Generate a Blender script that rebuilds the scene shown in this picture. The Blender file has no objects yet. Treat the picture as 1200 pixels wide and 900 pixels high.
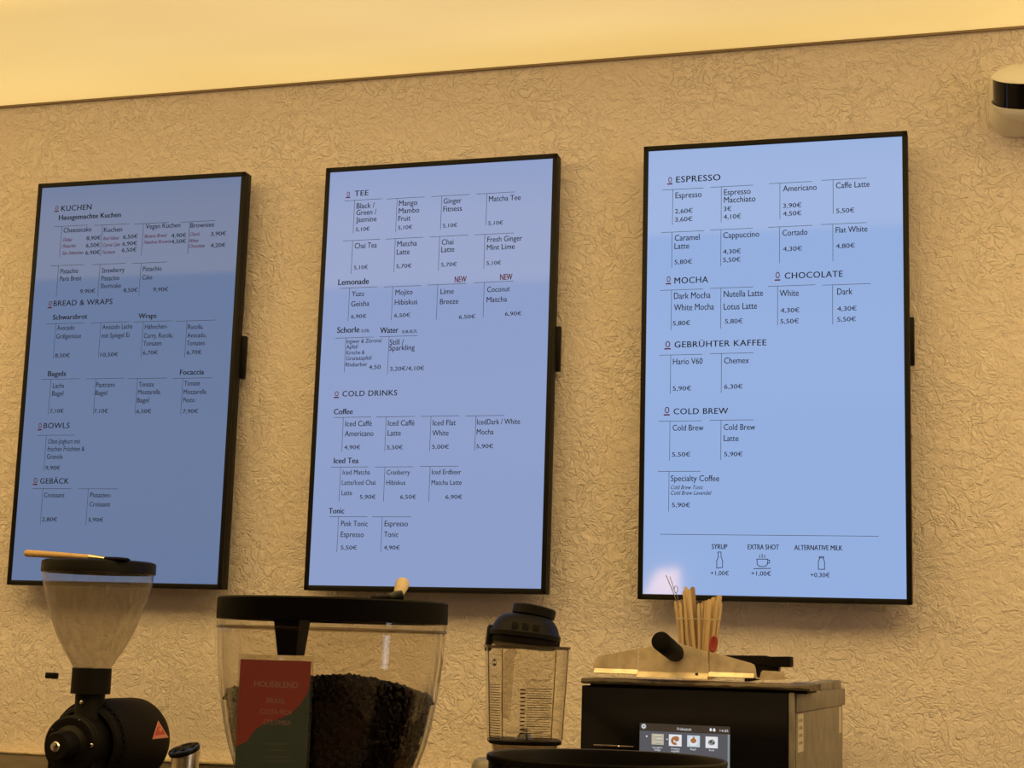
import bpy, bmesh, math, random
from mathutils import Vector, Matrix
random.seed(7)
SC = bpy.context.scene
COL = SC.collection
R = math.radians

# ------------------------------------------------------------------ camera
F_PX, YAW, PITCH, ROLL = 1900.8, .29423, .16115, .02891
CAM = Vector((.88886, -3.37267, 1.58))
FWD = Vector((-math.sin(YAW)*math.cos(PITCH), math.cos(YAW)*math.cos(PITCH), math.sin(PITCH)))
_r = Vector((math.cos(YAW), math.sin(YAW), 0)); _u = _r.cross(FWD)
RGT = math.cos(ROLL)*_r + math.sin(ROLL)*_u
UPV = -math.sin(ROLL)*_r + math.cos(ROLL)*_u
cd = bpy.data.cameras.new('camera'); cd.sensor_width = 36; cd.lens = F_PX/1200*36; cd.clip_start = .05
co = bpy.data.objects.new('camera', cd); COL.objects.link(co)
M = Matrix((RGT, UPV, -FWD)).transposed().to_4x4(); M.translation = CAM
co.matrix_world = M; SC.camera = co

def ray(px, py):
    return (FWD + RGT*((px-600)/F_PX) - UPV*((py-450)/F_PX)).normalized()
def at(px, py, Y):                       # the point of a pixel's sight line at depth Y
    d = ray(px, py); return CAM + d*((Y-CAM.y)/d.y)
def scale_at(P):                         # pixels per metre there
    return F_PX/((Vector(P)-CAM).dot(FWD))

# ------------------------------------------------------------------ light, exposure
SC.view_settings.view_transform = 'Standard'; SC.view_settings.look = 'None'
SC.view_settings.gamma = 1; SC.view_settings.use_curve_mapping = False
SC.view_settings.exposure = 0.0
SC.cycles.max_bounces = 10; SC.cycles.diffuse_bounces = 5; SC.cycles.transparent_max_bounces = 24
SC.cycles.sample_clamp_indirect = 4
WARM = (1.0, .63, .215)
W = bpy.data.worlds.new('world'); SC.world = W; W.use_nodes = True
W.node_tree.nodes['Background'].inputs[0].default_value = (.9, .72, .45, 1)
W.node_tree.nodes['Background'].inputs[1].default_value = .02
ADDED_UPLIGHT_W = 42
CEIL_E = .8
DOWN_W = 9
ROOM = dict(x0=-3.6, x1=3.6, y0=-7.2, y1=0, z1=2.886)

# ------------------------------------------------------------------ materials
def mat(name, col, rough=.5, metal=0, spec=.5, emis=None, estr=0, build=None, coat=0):
    m = bpy.data.materials.new(name); m.use_nodes = True
    nt = m.node_tree; b = nt.nodes['Principled BSDF']
    b.inputs['Base Color'].default_value = (*col, 1)
    b.inputs['Roughness'].default_value = rough; b.inputs['Metallic'].default_value = metal
    b.inputs['Specular IOR Level'].default_value = spec
    b.inputs['Coat Weight'].default_value = coat
    if emis:
        b.inputs['Emission Color'].default_value = (*emis, 1); b.inputs['Emission Strength'].default_value = estr
    if build: build(nt, b)
    return m
def N(nt, t, **kw):
    n = nt.nodes.new(t)
    for k, v in kw.items():
        if k in n.inputs: n.inputs[k].default_value = v
        else: setattr(n, k, v)
    return n
def mapped(nt, scale=(1, 1, 1), rot=(0, 0, 0)):
    tc = N(nt, 'ShaderNodeTexCoord'); mp = N(nt, 'ShaderNodeMapping')
    mp.inputs['Scale'].default_value = scale; mp.inputs['Rotation'].default_value = rot
    nt.links.new(tc.outputs['Object'], mp.inputs['Vector']); return mp.outputs['Vector']
def ramp(nt, src, stops):
    r = N(nt, 'ShaderNodeValToRGB'); e = r.color_ramp.elements
    while len(e) < len(stops): e.new(.5)
    for i, (p, c) in enumerate(stops):
        e[i].position = p; e[i].color = (*c, 1) if len(c) == 3 else c
    nt.links.new(src, r.inputs['Fac']); return r.outputs['Color']
def bump(nt, b, h, strength, dist):
    n = N(nt, 'ShaderNodeBump', Strength=strength, Distance=dist)
    nt.links.new(h, n.inputs['Height']); nt.links.new(n.outputs['Normal'], b.inputs['Normal']); return n
def colour_noise(scale, c0, c1, p0=.35, p1=.65, detail=4, stretch=(1, 1, 1), bmp=0):
    def f(nt, b):
        v = mapped(nt, stretch)
        n = N(nt, 'ShaderNodeTexNoise', Scale=scale, Detail=detail); nt.links.new(v, n.inputs['Vector'])
        nt.links.new(ramp(nt, n.outputs['Fac'], [(p0, c0), (p1, c1)]), b.inputs['Base Color'])
        if bmp: bump(nt, b, n.outputs['Fac'], bmp, .001)
    return f
def plaster(nt, b):
    v = mapped(nt)
    w = N(nt, 'ShaderNodeTexNoise', Scale=9, Detail=2); nt.links.new(v, w.inputs['Vector'])
    ad = N(nt, 'ShaderNodeVectorMath', operation='MULTIPLY_ADD'); nt.links.new(w.outputs['Color'], ad.inputs[0])
    ad.inputs[1].default_value = (.05, .05, .05); nt.links.new(v, ad.inputs[2])
    # trowelled strokes: lumpy noise with short creases, and fine grain
    n1 = N(nt, 'ShaderNodeTexNoise', Scale=54, Detail=4, Roughness=.62, Distortion=.35); nt.links.new(ad.outputs[0], n1.inputs['Vector'])
    nr = N(nt, 'ShaderNodeTexNoise', Scale=50, Detail=2, Roughness=.5, Distortion=.5); nt.links.new(ad.outputs[0], nr.inputs['Vector'])
    s = N(nt, 'ShaderNodeMath', operation='SUBTRACT'); nt.links.new(nr.outputs['Fac'], s.inputs[0]); s.inputs[1].default_value = .5
    a = N(nt, 'ShaderNodeMath', operation='ABSOLUTE'); nt.links.new(s.outputs[0], a.inputs[0])
    mr = N(nt, 'ShaderNodeMapRange'); nt.links.new(a.outputs[0], mr.inputs['Value'])
    mr.inputs['From Min'].default_value = 0; mr.inputs['From Max'].default_value = .05
    n3 = N(nt, 'ShaderNodeTexNoise', Scale=5, Detail=2); nt.links.new(v, n3.inputs['Vector'])
    m3 = N(nt, 'ShaderNodeMapRange'); nt.links.new(n3.outputs['Fac'], m3.inputs['Value'])
    m3.inputs['From Min'].default_value = .35; m3.inputs['From Max'].default_value = .6
    m3.inputs['To Min'].default_value = .15; m3.inputs['To Max'].default_value = .4
    mu = N(nt, 'ShaderNodeMath', operation='MULTIPLY'); nt.links.new(mr.outputs[0], mu.inputs[0]); nt.links.new(m3.outputs[0], mu.inputs[1])
    h = N(nt, 'ShaderNodeMath', operation='MULTIPLY_ADD'); nt.links.new(n1.outputs['Fac'], h.inputs[0]); h.inputs[1].default_value = 1.6
    nt.links.new(mu.outputs[0], h.inputs[2])
    bump(nt, b, h.outputs[0], 1.0, .0044)
    nt.links.new(ramp(nt, n3.outputs['Fac'], [(.3, (.82, .725, .70)), (.7, (.87, .775, .75))]), b.inputs['Base Color'])
def thin_clear(name, tint, haze=0, haze_col=(.8, .7, .5), gloss=1.0, haze_fn=None, rough=.03):
    m = bpy.data.materials.new(name); m.use_nodes = True; nt = m.node_tree; nt.nodes.clear()
    out = N(nt, 'ShaderNodeOutputMaterial')
    tr = N(nt, 'ShaderNodeBsdfTransparent'); tr.inputs[0].default_value = (*tint, 1)
    gl = N(nt, 'ShaderNodeBsdfGlossy', Roughness=rough); lw = N(nt, 'ShaderNodeLayerWeight', Blend=.5)
    pw = N(nt, 'ShaderNodeMath', operation='POWER'); nt.links.new(lw.outputs['Facing'], pw.inputs[0]); pw.inputs[1].default_value = 3.4
    fm = N(nt, 'ShaderNodeMath', operation='MULTIPLY_ADD'); nt.links.new(pw.outputs[0], fm.inputs[0]); fm.inputs[1].default_value = .7*gloss; fm.inputs[2].default_value = .035*gloss
    mx = N(nt, 'ShaderNodeMixShader'); nt.links.new(fm.outputs[0], mx.inputs[0]); nt.links.new(tr.outputs[0], mx.inputs[1]); nt.links.new(gl.outputs[0], mx.inputs[2])
    last = mx.outputs[0]
    if haze or haze_fn:
        df = N(nt, 'ShaderNodeBsdfDiffuse'); df.inputs[0].default_value = (*haze_col, 1)
        tl = N(nt, 'ShaderNodeBsdfTranslucent'); tl.inputs[0].default_value = (*haze_col, 1)
        m1 = N(nt, 'ShaderNodeMixShader'); m1.inputs[0].default_value = .5
        nt.links.new(df.outputs[0], m1.inputs[1]); nt.links.new(tl.outputs[0], m1.inputs[2])
        m2 = N(nt, 'ShaderNodeMixShader'); m2.inputs[0].default_value = haze
        if haze_fn: nt.links.new(haze_fn(nt), m2.inputs[0])
        nt.links.new(last, m2.inputs[1]); nt.links.new(m1.outputs[0], m2.inputs[2]); last = m2.outputs[0]
    nt.links.new(last, out.inputs[0]); return m

MT = {}
MT['wall'] = mat('rough_plaster', (.8, .76, .69), .9, spec=.2, build=plaster)
MT['plain_wall'] = mat('painted_wall', (.72, .66, .56), .85, build=colour_noise(2, (.68, .62, .52), (.75, .69, .6)))
MT['dark_wall'] = mat('dark_wall', (.10, .085, .07), .8, build=colour_noise(2, (.09, .075, .06), (.12, .10, .085)))
def glow_panel(nt, b):                  # backlit stretch membrane: noise makes it a touch uneven, its far part is boosted
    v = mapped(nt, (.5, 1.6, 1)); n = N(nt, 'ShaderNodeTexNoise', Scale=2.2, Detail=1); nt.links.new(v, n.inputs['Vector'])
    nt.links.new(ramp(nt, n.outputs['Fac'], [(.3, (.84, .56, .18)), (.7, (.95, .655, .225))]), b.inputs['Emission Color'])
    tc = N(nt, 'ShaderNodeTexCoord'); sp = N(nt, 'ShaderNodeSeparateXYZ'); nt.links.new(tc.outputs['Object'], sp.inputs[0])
    mr = N(nt, 'ShaderNodeMapRange'); mr.interpolation_type = 'SMOOTHSTEP'; nt.links.new(sp.outputs['Y'], mr.inputs['Value'])   # emission raised in the unseen part, added to brighten the wall
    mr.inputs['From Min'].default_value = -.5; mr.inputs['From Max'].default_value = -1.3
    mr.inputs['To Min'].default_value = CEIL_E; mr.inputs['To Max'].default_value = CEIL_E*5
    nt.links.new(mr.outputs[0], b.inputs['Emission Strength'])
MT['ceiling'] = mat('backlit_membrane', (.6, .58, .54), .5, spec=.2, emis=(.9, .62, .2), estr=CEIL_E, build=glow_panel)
MT['ceiling_rear'] = mat('ceiling_paint', (.4, .37, .32), .85, spec=.2, build=colour_noise(1.3, (.36, .33, .28), (.42, .39, .34)))
MT['trim'] = mat('ceiling_edge', (.3, .22, .14), .6)
MT['floor'] = mat('floor_boards', (.15, .09, .05), .45, build=colour_noise(3, (.10, .06, .035), (.2, .12, .07), stretch=(1, 12, 1)))
MT['counter'] = mat('counter_top', (.06, .05, .045), .4, build=colour_noise(30, (.04, .035, .03), (.08, .07, .06)))
MT['cabinet'] = mat('cabinet_wood', (.25, .15, .08), .5, build=colour_noise(4, (.2, .12, .06), (.3, .18, .1), stretch=(14, 14, 1)))
MT['bezel'] = mat('bezel_black', (.008, .007, .006), .5, spec=.18)
MT['black'] = mat('black_plastic', (.007, .006, .006), .45, spec=.13)
MT['black_soft'] = mat('black_rubber', (.006, .005, .005), .7, spec=.08)
MT['black_gloss'] = mat('black_gloss', (.005, .005, .006), .06, spec=.22)
MT['black_paint'] = mat('black_powder_coat', (.006, .005, .005), .55, spec=.12, build=lambda nt, b: bump(nt, b, N(nt, 'ShaderNodeTexNoise', Scale=900).outputs['Fac'], .15, .0004))
MT['steel'] = mat('brushed_steel', (.62, .58, .52), .28, 1, build=colour_noise(14, (.5, .46, .41), (.68, .64, .58), stretch=(1, 1, 8)))
MT['steel_worn'] = mat('worn_steel', (.6, .55, .48), .38, .45, build=colour_noise(38, (.60, .50, .38), (.86, .74, .58), .3, .6))
MT['steel_side'] = mat('side_steel', (.3, .27, .24), .5, .4, build=colour_noise(25, (.20, .185, .165), (.27, .25, .225)))
MT['backsplash'] = mat('backsplash_steel', (.32, .28, .24), .4, .8, build=colour_noise(6, (.22, .19, .16), (.3, .26, .22), stretch=(1, 1, 6)))
MT['chrome'] = mat('chrome', (.8, .78, .74), .08, 1)
MT['wood'] = mat('pale_wood', (.6, .4, .2), .55, build=colour_noise(40, (.52, .33, .15), (.68, .46, .24), stretch=(.15, 1, 1)))
MT['stick'] = mat('birch_wood', (.68, .5, .3), .6, build=colour_noise(60, (.5, .36, .21), (.72, .56, .37), stretch=(1, 1, .12)))
MT['stick_dark'] = mat('birch_wood_tan', (.5, .33, .18), .6, build=colour_noise(60, (.25, .16, .08), (.40, .27, .15), stretch=(1, 1, .12)))
MT['wood_handle'] = mat('worn_wood_handle', (.6, .47, .3), .6, build=colour_noise(50, (.52, .4, .25), (.66, .53, .36)))
MT['brass'] = mat('ferrule_tin', (.85, .72, .48), .25, 1)
MT['red'] = mat('red_plastic', (.28, .028, .02), .5)
MT['white_plastic'] = mat('white_plastic', (.82, .8, .76), .45)
MT['print'] = mat('print_black', (.012, .010, .012), .6, spec=.1)
MT['print_red'] = mat('print_red', (.13, .006, .011), .6, spec=.1)
MT['print_line'] = mat('print_line', (.05, .055, .075), .6, spec=.1)
MT['board'] = mat('weathered_board', (.2, .15, .1), .75, build=colour_noise(26, (.035, .026, .02), (.17, .13, .09), .35, .7, stretch=(.25, 1, 3), bmp=.5))
MT['beans'] = mat('roasted_beans', (.02, .009, .006), .45, spec=.25, build=colour_noise(120, (.008, .0035, .0025), (.020, .009, .0055)))
MT['clear'] = thin_clear('clear_plastic', (.95, .93, .9))
MT['hopper'] = thin_clear('hopper_plastic', (.95, .94, .92), gloss=1.1)
def film(nt):
    tc = N(nt, 'ShaderNodeTexCoord'); sp = N(nt, 'ShaderNodeSeparateXYZ'); nt.links.new(tc.outputs['Generated'], sp.inputs[0])
    n = N(nt, 'ShaderNodeTexNoise', Scale=7, Detail=4); mp = N(nt, 'ShaderNodeMapping'); mp.inputs['Scale'].default_value = (2.2, 2.2, .35)
    nt.links.new(tc.outputs['Generated'], mp.inputs[0]); nt.links.new(mp.outputs[0], n.inputs['Vector'])
    a = N(nt, 'ShaderNodeMath', operation='MULTIPLY_ADD'); nt.links.new(n.outputs['Fac'], a.inputs[0]); a.inputs[1].default_value = .35
    b = N(nt, 'ShaderNodeMapRange'); nt.links.new(sp.outputs['Z'], b.inputs['Value'])
    b.inputs['From Min'].default_value = .88; b.inputs['From Max'].default_value = .82
    b.inputs['To Min'].default_value = -.06; b.inputs['To Max'].default_value = .2
    nt.links.new(b.outputs[0], a.inputs[2]); a.use_clamp = True
    return a.outputs[0]
MT['dusty'] = thin_clear('dusty_hopper', (.92, .9, .86), haze_fn=film, haze_col=(.5, .43, .33))
MT['jar'] = thin_clear('jar_plastic', (.93, .91, .87), haze=.07, haze_col=(.7, .66, .58))
MT['clear_rim'] = thin_clear('clear_rim', (.85, .83, .8), haze=.35, haze_col=(.85, .75, .6))
MT['jar_edge'] = thin_clear('jar_thick_edge', (.55, .5, .43), haze=.12, haze_col=(.4, .36, .3))
MT['card_red'] = mat('card_red', (.48, .095, .08), .4)
MT['card_green'] = mat('card_green', (.085, .14, .12), .4)
MT['card_text'] = mat('card_text', (.62, .38, .33), .5)
MT['card_text2'] = mat('card_text_pale', (.16, .19, .15), .5)
MT['lamp'] = mat('lamp_glow', (1, .9, .7), .5, emis=(1, .52, .18), estr=36)
MT['oven_ui'] = mat('touchscreen_grey', (.02, .02, .025), .15, emis=(.085, .088, .105), estr=1)
MT['oven_head'] = mat('touchscreen_header', (.01, .01, .01), .15, emis=(.045, .032, .022), estr=1)
MT['ui_white'] = mat('touchscreen_white', (.1, .1, .1), .2, emis=(.7, .72, .78), estr=1)
MT['ui_tile'] = mat('touchscreen_tile', (.1, .1, .1), .2, emis=(.5, .62, .72), estr=1)
MT['ui_tile_tan'] = mat('touchscreen_tile_tan', (.1, .1, .1), .2, emis=(.42, .40, .30), estr=1)
MT['ui_brown'] = mat('touchscreen_brown', (.05, .03, .02), .2, emis=(.33, .14, .05), estr=1)
MT['ui_dark'] = mat('touchscreen_dark', (.02, .02, .02), .2, emis=(.03, .03, .035), estr=1)
MT['ui_grey'] = mat('touchscreen_mid', (.05, .05, .05), .2, emis=(.2, .25, .27), estr=1)
MT['sticker'] = mat('sticker_paper', (.62, .58, .5), .6)
MT['sticker_ink'] = mat('sticker_ink', (.25, .23, .2), .6)
MT['emblem_red'] = mat('emblem_red', (.55, .07, .04), .45)
MT['emblem_pink'] = mat('emblem_pink', (.75, .3, .22), .45)

# ------------------------------------------------------------------ mesh helpers
class MB:
    def __init__(s): s.v = []; s.f = []; s.mi = []
    def add(s, vs, fs, mi=0, M=None):
        o = len(s.v)
        for p in vs:
            p = Vector(p); s.v.append(M @ p if M is not None else p)
        for f in fs: s.f.append([i+o for i in f]); s.mi.append(mi)
        return s
    def box(s, lo, hi, bev=0, mi=0, M=None, seg=2):
        bm = bmesh.new(); bmesh.ops.create_cube(bm, size=1)
        lo, hi = Vector(lo), Vector(hi); c = (lo+hi)/2; d = hi-lo
        for v in bm.verts: v.co = Vector((v.co.x*d.x, v.co.y*d.y, v.co.z*d.z)) + c
        if bev: bmesh.ops.bevel(bm, geom=bm.edges[:], offset=bev, segments=seg, affect='EDGES', profile=.5)
        bm.verts.index_update()
        s.add([v.co.copy() for v in bm.verts], [[v.index for v in f.verts] for f in bm.faces], mi, M); bm.free(); return s
    def lathe(s, prof, seg=48, mi=0, M=None, cap0=False, cap1=False, xy=(1, 1)):
        vs = []; fs = []; n = len(prof)
        for r, z in prof:
            for k in range(seg):
                a = 2*math.pi*k/seg; vs.append((r*math.cos(a)*xy[0], r*math.sin(a)*xy[1], z))
        for i in range(n-1):
            for k in range(seg):
                k2 = (k+1) % seg; fs.append([i*seg+k, i*seg+k2, (i+1)*seg+k2, (i+1)*seg+k])
        if cap0: fs.append(list(range(seg))[::-1])
        if cap1: fs.append([(n-1)*seg+k for k in range(seg)])
        return s.add(vs, fs, mi, M)
    def loft(s, rings, mi=0, M=None, cap0=True, cap1=True):
        n = len(rings[0]); vs = [p for r in rings for p in r]; fs = []
        for i in range(len(rings)-1):
            for k in range(n):
                k2 = (k+1) % n; fs.append([i*n+k, i*n+k2, (i+1)*n+k2, (i+1)*n+k])
        if cap0: fs.append(list(range(n))[::-1])
        if cap1: fs.append([(len(rings)-1)*n+k for k in range(n)])
        return s.add(vs, fs, mi, M)
    def tube(s, pts, r, seg=10, mi=0, M=None, caps=True):
        pts = [Vector(p) for p in pts]; rs = r if isinstance(r, (list, tuple)) else [r]*len(pts)
        rings = []; prev = None
        for i, p in enumerate(pts):
            t = (pts[min(i+1, len(pts)-1)]-pts[max(i-1, 0)]).normalized()
            if prev is None:
                a = Vector((0, 0, 1)) if abs(t.z) < .9 else Vector((1, 0, 0)); x = t.cross(a).normalized()
            else: x = (prev - t*prev.dot(t)).normalized()
            prev = x; y = t.cross(x)
            rings.append([p + (x*math.cos(2*math.pi*k/seg)+y*math.sin(2*math.pi*k/seg))*rs[i] for k in range(seg)])
        return s.loft(rings, mi, M, caps, caps)
    def prism(s, poly, O, A, B, Nn, t0, t1, mi=0):     # polygon in plane (A, B) at O, extruded along Nn from t0 to t1
        O, A, B, Nn = map(Vector, (O, A, B, Nn))
        r0 = [O+A*x+B*y+Nn*t0 for x, y in poly]; r1 = [O+A*x+B*y+Nn*t1 for x, y in poly]
        return s.loft([r0, r1], mi)
    def build(s, name, mats, parent=None, smooth=35, origin=None):
        me = bpy.data.meshes.new(name)
        O = Vector(origin) if origin is not None else None
        me.from_pydata([tuple(p-O) if O is not None else tuple(p) for p in s.v], [], s.f)
        for m in (mats if isinstance(mats, list) else [mats]): me.materials.append(m)
        me.polygons.foreach_set('material_index', s.mi)
        bm = bmesh.new(); bm.from_mesh(me); bmesh.ops.recalc_face_normals(bm, faces=bm.faces[:]); bm.to_mesh(me); bm.free()
        if smooth:
            me.polygons.foreach_set('use_smooth', [True]*len(me.polygons)); me.set_sharp_from_angle(angle=R(smooth))
        me.update()
        o = bpy.data.objects.new(name, me); COL.objects.link(o)
        if O is not None and parent is None: o.location = O
        if parent is not None: o.parent = parent
        return o
def tag(o, label=None, cat=None, group=None, kind=None):
    if label: o['label'] = label
    if cat: o['category'] = cat
    if group: o['group'] = group
    if kind: o['kind'] = kind
    return o
def thing(name, loc, label, cat, group=None, M=None):
    o = bpy.data.objects.new(name, None); COL.objects.link(o); o.empty_display_size = .05
    if M is not None: o.matrix_world = M
    else: o.location = loc
    return tag(o, label, cat, group)
def struct(name, mb, m, smooth=35): return tag(mb.build(name, m, smooth=smooth), kind='structure')
def frame(O, A, B, C):
    m = Matrix((Vector(A), Vector(B), Vector(C))).transposed().to_4x4(); m.translation = Vector(O); return m
def rounded_rect(w, h, r, n=5):
    pts = []
    for cx, cy, a0 in ((w/2-r, h/2-r, 0), (-w/2+r, h/2-r, 90), (-w/2+r, -h/2+r, 180), (w/2-r, -h/2+r, 270)):
        for k in range(n+1):
            a = R(a0+90*k/n); pts.append((cx+r*math.cos(a), cy+r*math.sin(a)))
    return pts

# ------------------------------------------------------------------ lettering
_glyph = {}
def glyph_mesh(jobs):                    # {(text, style)} -> (verts, faces, x0, x1); all font objects are made first, then read once
    objs = {}
    for key in jobs:
        if key in _glyph: continue
        t, st = key
        c = bpy.data.curves.new('t', 'FONT'); c.body = t; c.size = 1; c.resolution_u = 3
        if st == 'b': pass
        if st == 'h': c.space_character = 1.08
        if st == 'i': c.shear = .3
        if st == 'l': c.offset = -.008
        o = bpy.data.objects.new('t', c); COL.objects.link(o); objs[key] = o
    dg = bpy.context.evaluated_depsgraph_get(); dg.update()
    for key, o in objs.items():
        me = o.evaluated_get(dg).to_mesh()
        vs = [tuple(v.co) for v in me.vertices]; fs = [list(p.vertices) for p in me.polygons]
        xs = [v[0] for v in vs] or [0, 1]
        _glyph[key] = (vs, fs, min(xs), max(xs)); o.evaluated_get(dg).to_mesh_clear()
    for o in objs.values():
        c = o.data; bpy.data.objects.remove(o); bpy.data.curves.remove(c)
def cap_height():
    glyph_mesh([('H', 'r')]); return max(v[1] for v in _glyph[('H', 'r')][0])
CAPH = cap_height()
def put_text(mb, t, st, u0, u1, v, cap, n=.0006, mi=0):
    vs, fs, x0, x1 = _glyph[(t, st)]
    sx = (u1-u0)/max(x1-x0, 1e-6); sy = cap/CAPH
    mb.add([(u0+(p[0]-x0)*sx, v+p[1]*sy, n) for p in vs], fs, mi)
    e = {'b': .024, 'h': .013, 'r': .008, 'i': .006}.get(st, 0)
    if e:                                # heavier strokes by further impressions
        for dx in (-e, e): mb.add([(u0+(p[0]-x0+dx)*sx, v+p[1]*sy, n+dx*.002) for p in vs], fs, mi)
def put_line(mb, a, b, w, n=.0005, mi=0):
    a = Vector((a[0], a[1])); b = Vector((b[0], b[1])); d = (b-a).normalized()*(w/2); q = Vector((-d.y, d.x))
    mb.add([(p.x, p.y, n) for p in (a-d+q, a-d-q, b+d-q, b+d+q)], [[0, 1, 2, 3]], mi)

# ------------------------------------------------------------------ the room
X0, X1, Y0, Z1 = ROOM['x0'], ROOM['x1'], ROOM['y0'], ROOM['z1']
struct('floor', MB().box((X0-.1, Y0-.1, -.1), (X1+.1, .1, 0)), MT['floor'])
struct('wall_back', MB().box((X0-.1, 0, 0), (X1+.1, .1, Z1)), MT['wall'])
struct('wall_left', MB().box((X0-.1, Y0, 0), (X0, 0, Z1)), MT['plain_wall'])
struct('wall_right', MB().box((X1, Y0, 0), (X1+.1, 0, Z1)), MT['plain_wall'])
struct('wall_front', MB().box((X0-.1, Y0-.1, 0), (X1+.1, Y0, Z1)), MT['dark_wall'])
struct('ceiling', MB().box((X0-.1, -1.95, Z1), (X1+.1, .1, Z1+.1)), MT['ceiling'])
struct('ceiling', MB().box((X0-.1, Y0-.1, Z1), (X1+.1, -1.95, Z1+.1)), MT['ceiling_rear'])
struct('trim_1', MB().box((X0, -.006, Z1-.005), (X1, 0, Z1)), MT['trim'])

# unseen bars added to brighten the wall and room, each with its own light
def uplight(x, y, L, label, w):
    t = thing('added_uplight_bar', (x, y, 2.0), label, 'lamp', 'added uplight bars under the ceiling')
    MB().box((-L/2, -.035, -.03), (L/2, .035, 0), .006).build('housing', MT['bezel'], t)
    for s in (-1, 1):
        MB().tube([(s*L*.42, 0, -.005), (s*L*.42, 0, Z1-2.0)], .002, 6).build('cord', MT['black'], t)
    ld = bpy.data.lights.new('uplight', 'AREA'); ld.shape = 'RECTANGLE'; ld.size = L*.96; ld.size_y = .06
    ld.energy = w; ld.color = (1, .69, .38)
    lo = bpy.data.objects.new('uplight', ld); COL.objects.link(lo); lo.parent = t; lo.location = (0, 0, .006); lo.rotation_euler = (math.pi, 0, 0)
for y, nm in ((-4.0, 'behind the viewpoint'), (-5.6, 'near the far wall')):
    uplight(0, y, 6.4, 'added unseen uplight bar %s' % nm, ADDED_UPLIGHT_W)

# daylight from the shop window on the right
MT['daylight'] = mat('window_daylight', (.8, .85, .9), .3, emis=(.8, .88, 1), estr=4)
wf = MB()
for lo, hi in (((3.56, -2.85, .9), (3.599, -2.8, 2.4)), ((3.56, -2.45, .9), (3.599, -2.4, 2.4)), ((3.56, -2.8, .9), (3.599, -2.45, .95)), ((3.56, -2.8, 2.35), (3.599, -2.45, 2.4)), ((3.565, -2.8, 1.6), (3.598, -2.45, 1.63))):
    wf.box(lo, hi, .004)
wo = struct('window_1', wf, MT['bezel'])
MB().box((3.59, -2.8, .95), (3.597, -2.45, 2.35)).build('pane', MT['daylight'], wo)
t = thing('wall_lamp', (-1.17, Y0, 1.72), 'lit wall lamp on the far wall behind the guests', 'lamp')
MB().box((-.10, 0, -.03), (.10, .03, .2), .004).build('back_plate', MT['bezel'], t)
MB().prism([(-.165, -.015), (.085, -.005), (.075, .185), (-.07, .165)], (0, 0, 0), (1, 0, 0), (0, 0, 1), (0, 1, 0), .031, .06).build('shade', MT['lamp'], t)

# ------------------------------------------------------------------ counters
cb = thing('back_counter', (0, -.39, 0), 'long dark counter along the plaster wall under the menu screens', 'counter')
MB().box((-2.6, -.36, 0), (1.9, .389, .91)).build('cabinet', MT['cabinet'], cb)
MB().box((-2.62, -.4, .91), (1.92, .389, .95), .004).build('worktop', MT['counter'], cb)
cf = thing('front_counter', (.3, -2.05, 0), 'dark serving counter in front of the coffee machines', 'counter')
MB().box((-1.9, -.27, 0), (1.5, .3, 1.06)).build('cabinet', MT['cabinet'], cf)
MB().box((-1.92, -.3, 1.06), (1.52, .33, 1.1), .004).build('worktop', MT['counter'], cf)
bs = thing('backsplash', (-.35, -.016, .95), 'low brown steel backsplash on the wall behind the small grinder', 'backsplash')
MB().box((-2.2, -.014, 0), (2.2, .0155, .356), .002).build('panel', MT['backsplash'], bs)
MB().box((-2.2, -.018, .3565), (2.2, .0155, .3615), .001).build('edge_strip', MT['steel_worn'], bs)

# ------------------------------------------------------------------ menu screens
SW, SH = .529, .941
SCREENS = [  # x, z, roll, tilt, panel colour, label
    (-1.04751, 2.17207, -.00253, .00136, (.128, .186, .335), 'wall menu screen headed KUCHEN, leftmost and dimmest of the three'),
    (-.30067, 2.17389, .00249, -.01622, (.255, .335, .58), 'wall menu screen headed TEE, between the two other screens'),
    (.44746, 2.16735, -.00142, .01526, (.285, .42, .73), 'wall menu screen headed ESPRESSO, rightmost and brightest of the three')]
def crop(s, ox, oy): return lambda x, y: (x/s+ox, y/s+oy)
c1, c2 = crop(4, 0, 190), crop(4, 0, 400)
c4, c5 = crop(3.871, 350, 180), crop(3, 350, 400)
c6, c7 = crop(3.5294, 740, 150), crop(2.771, 740, 390)
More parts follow.
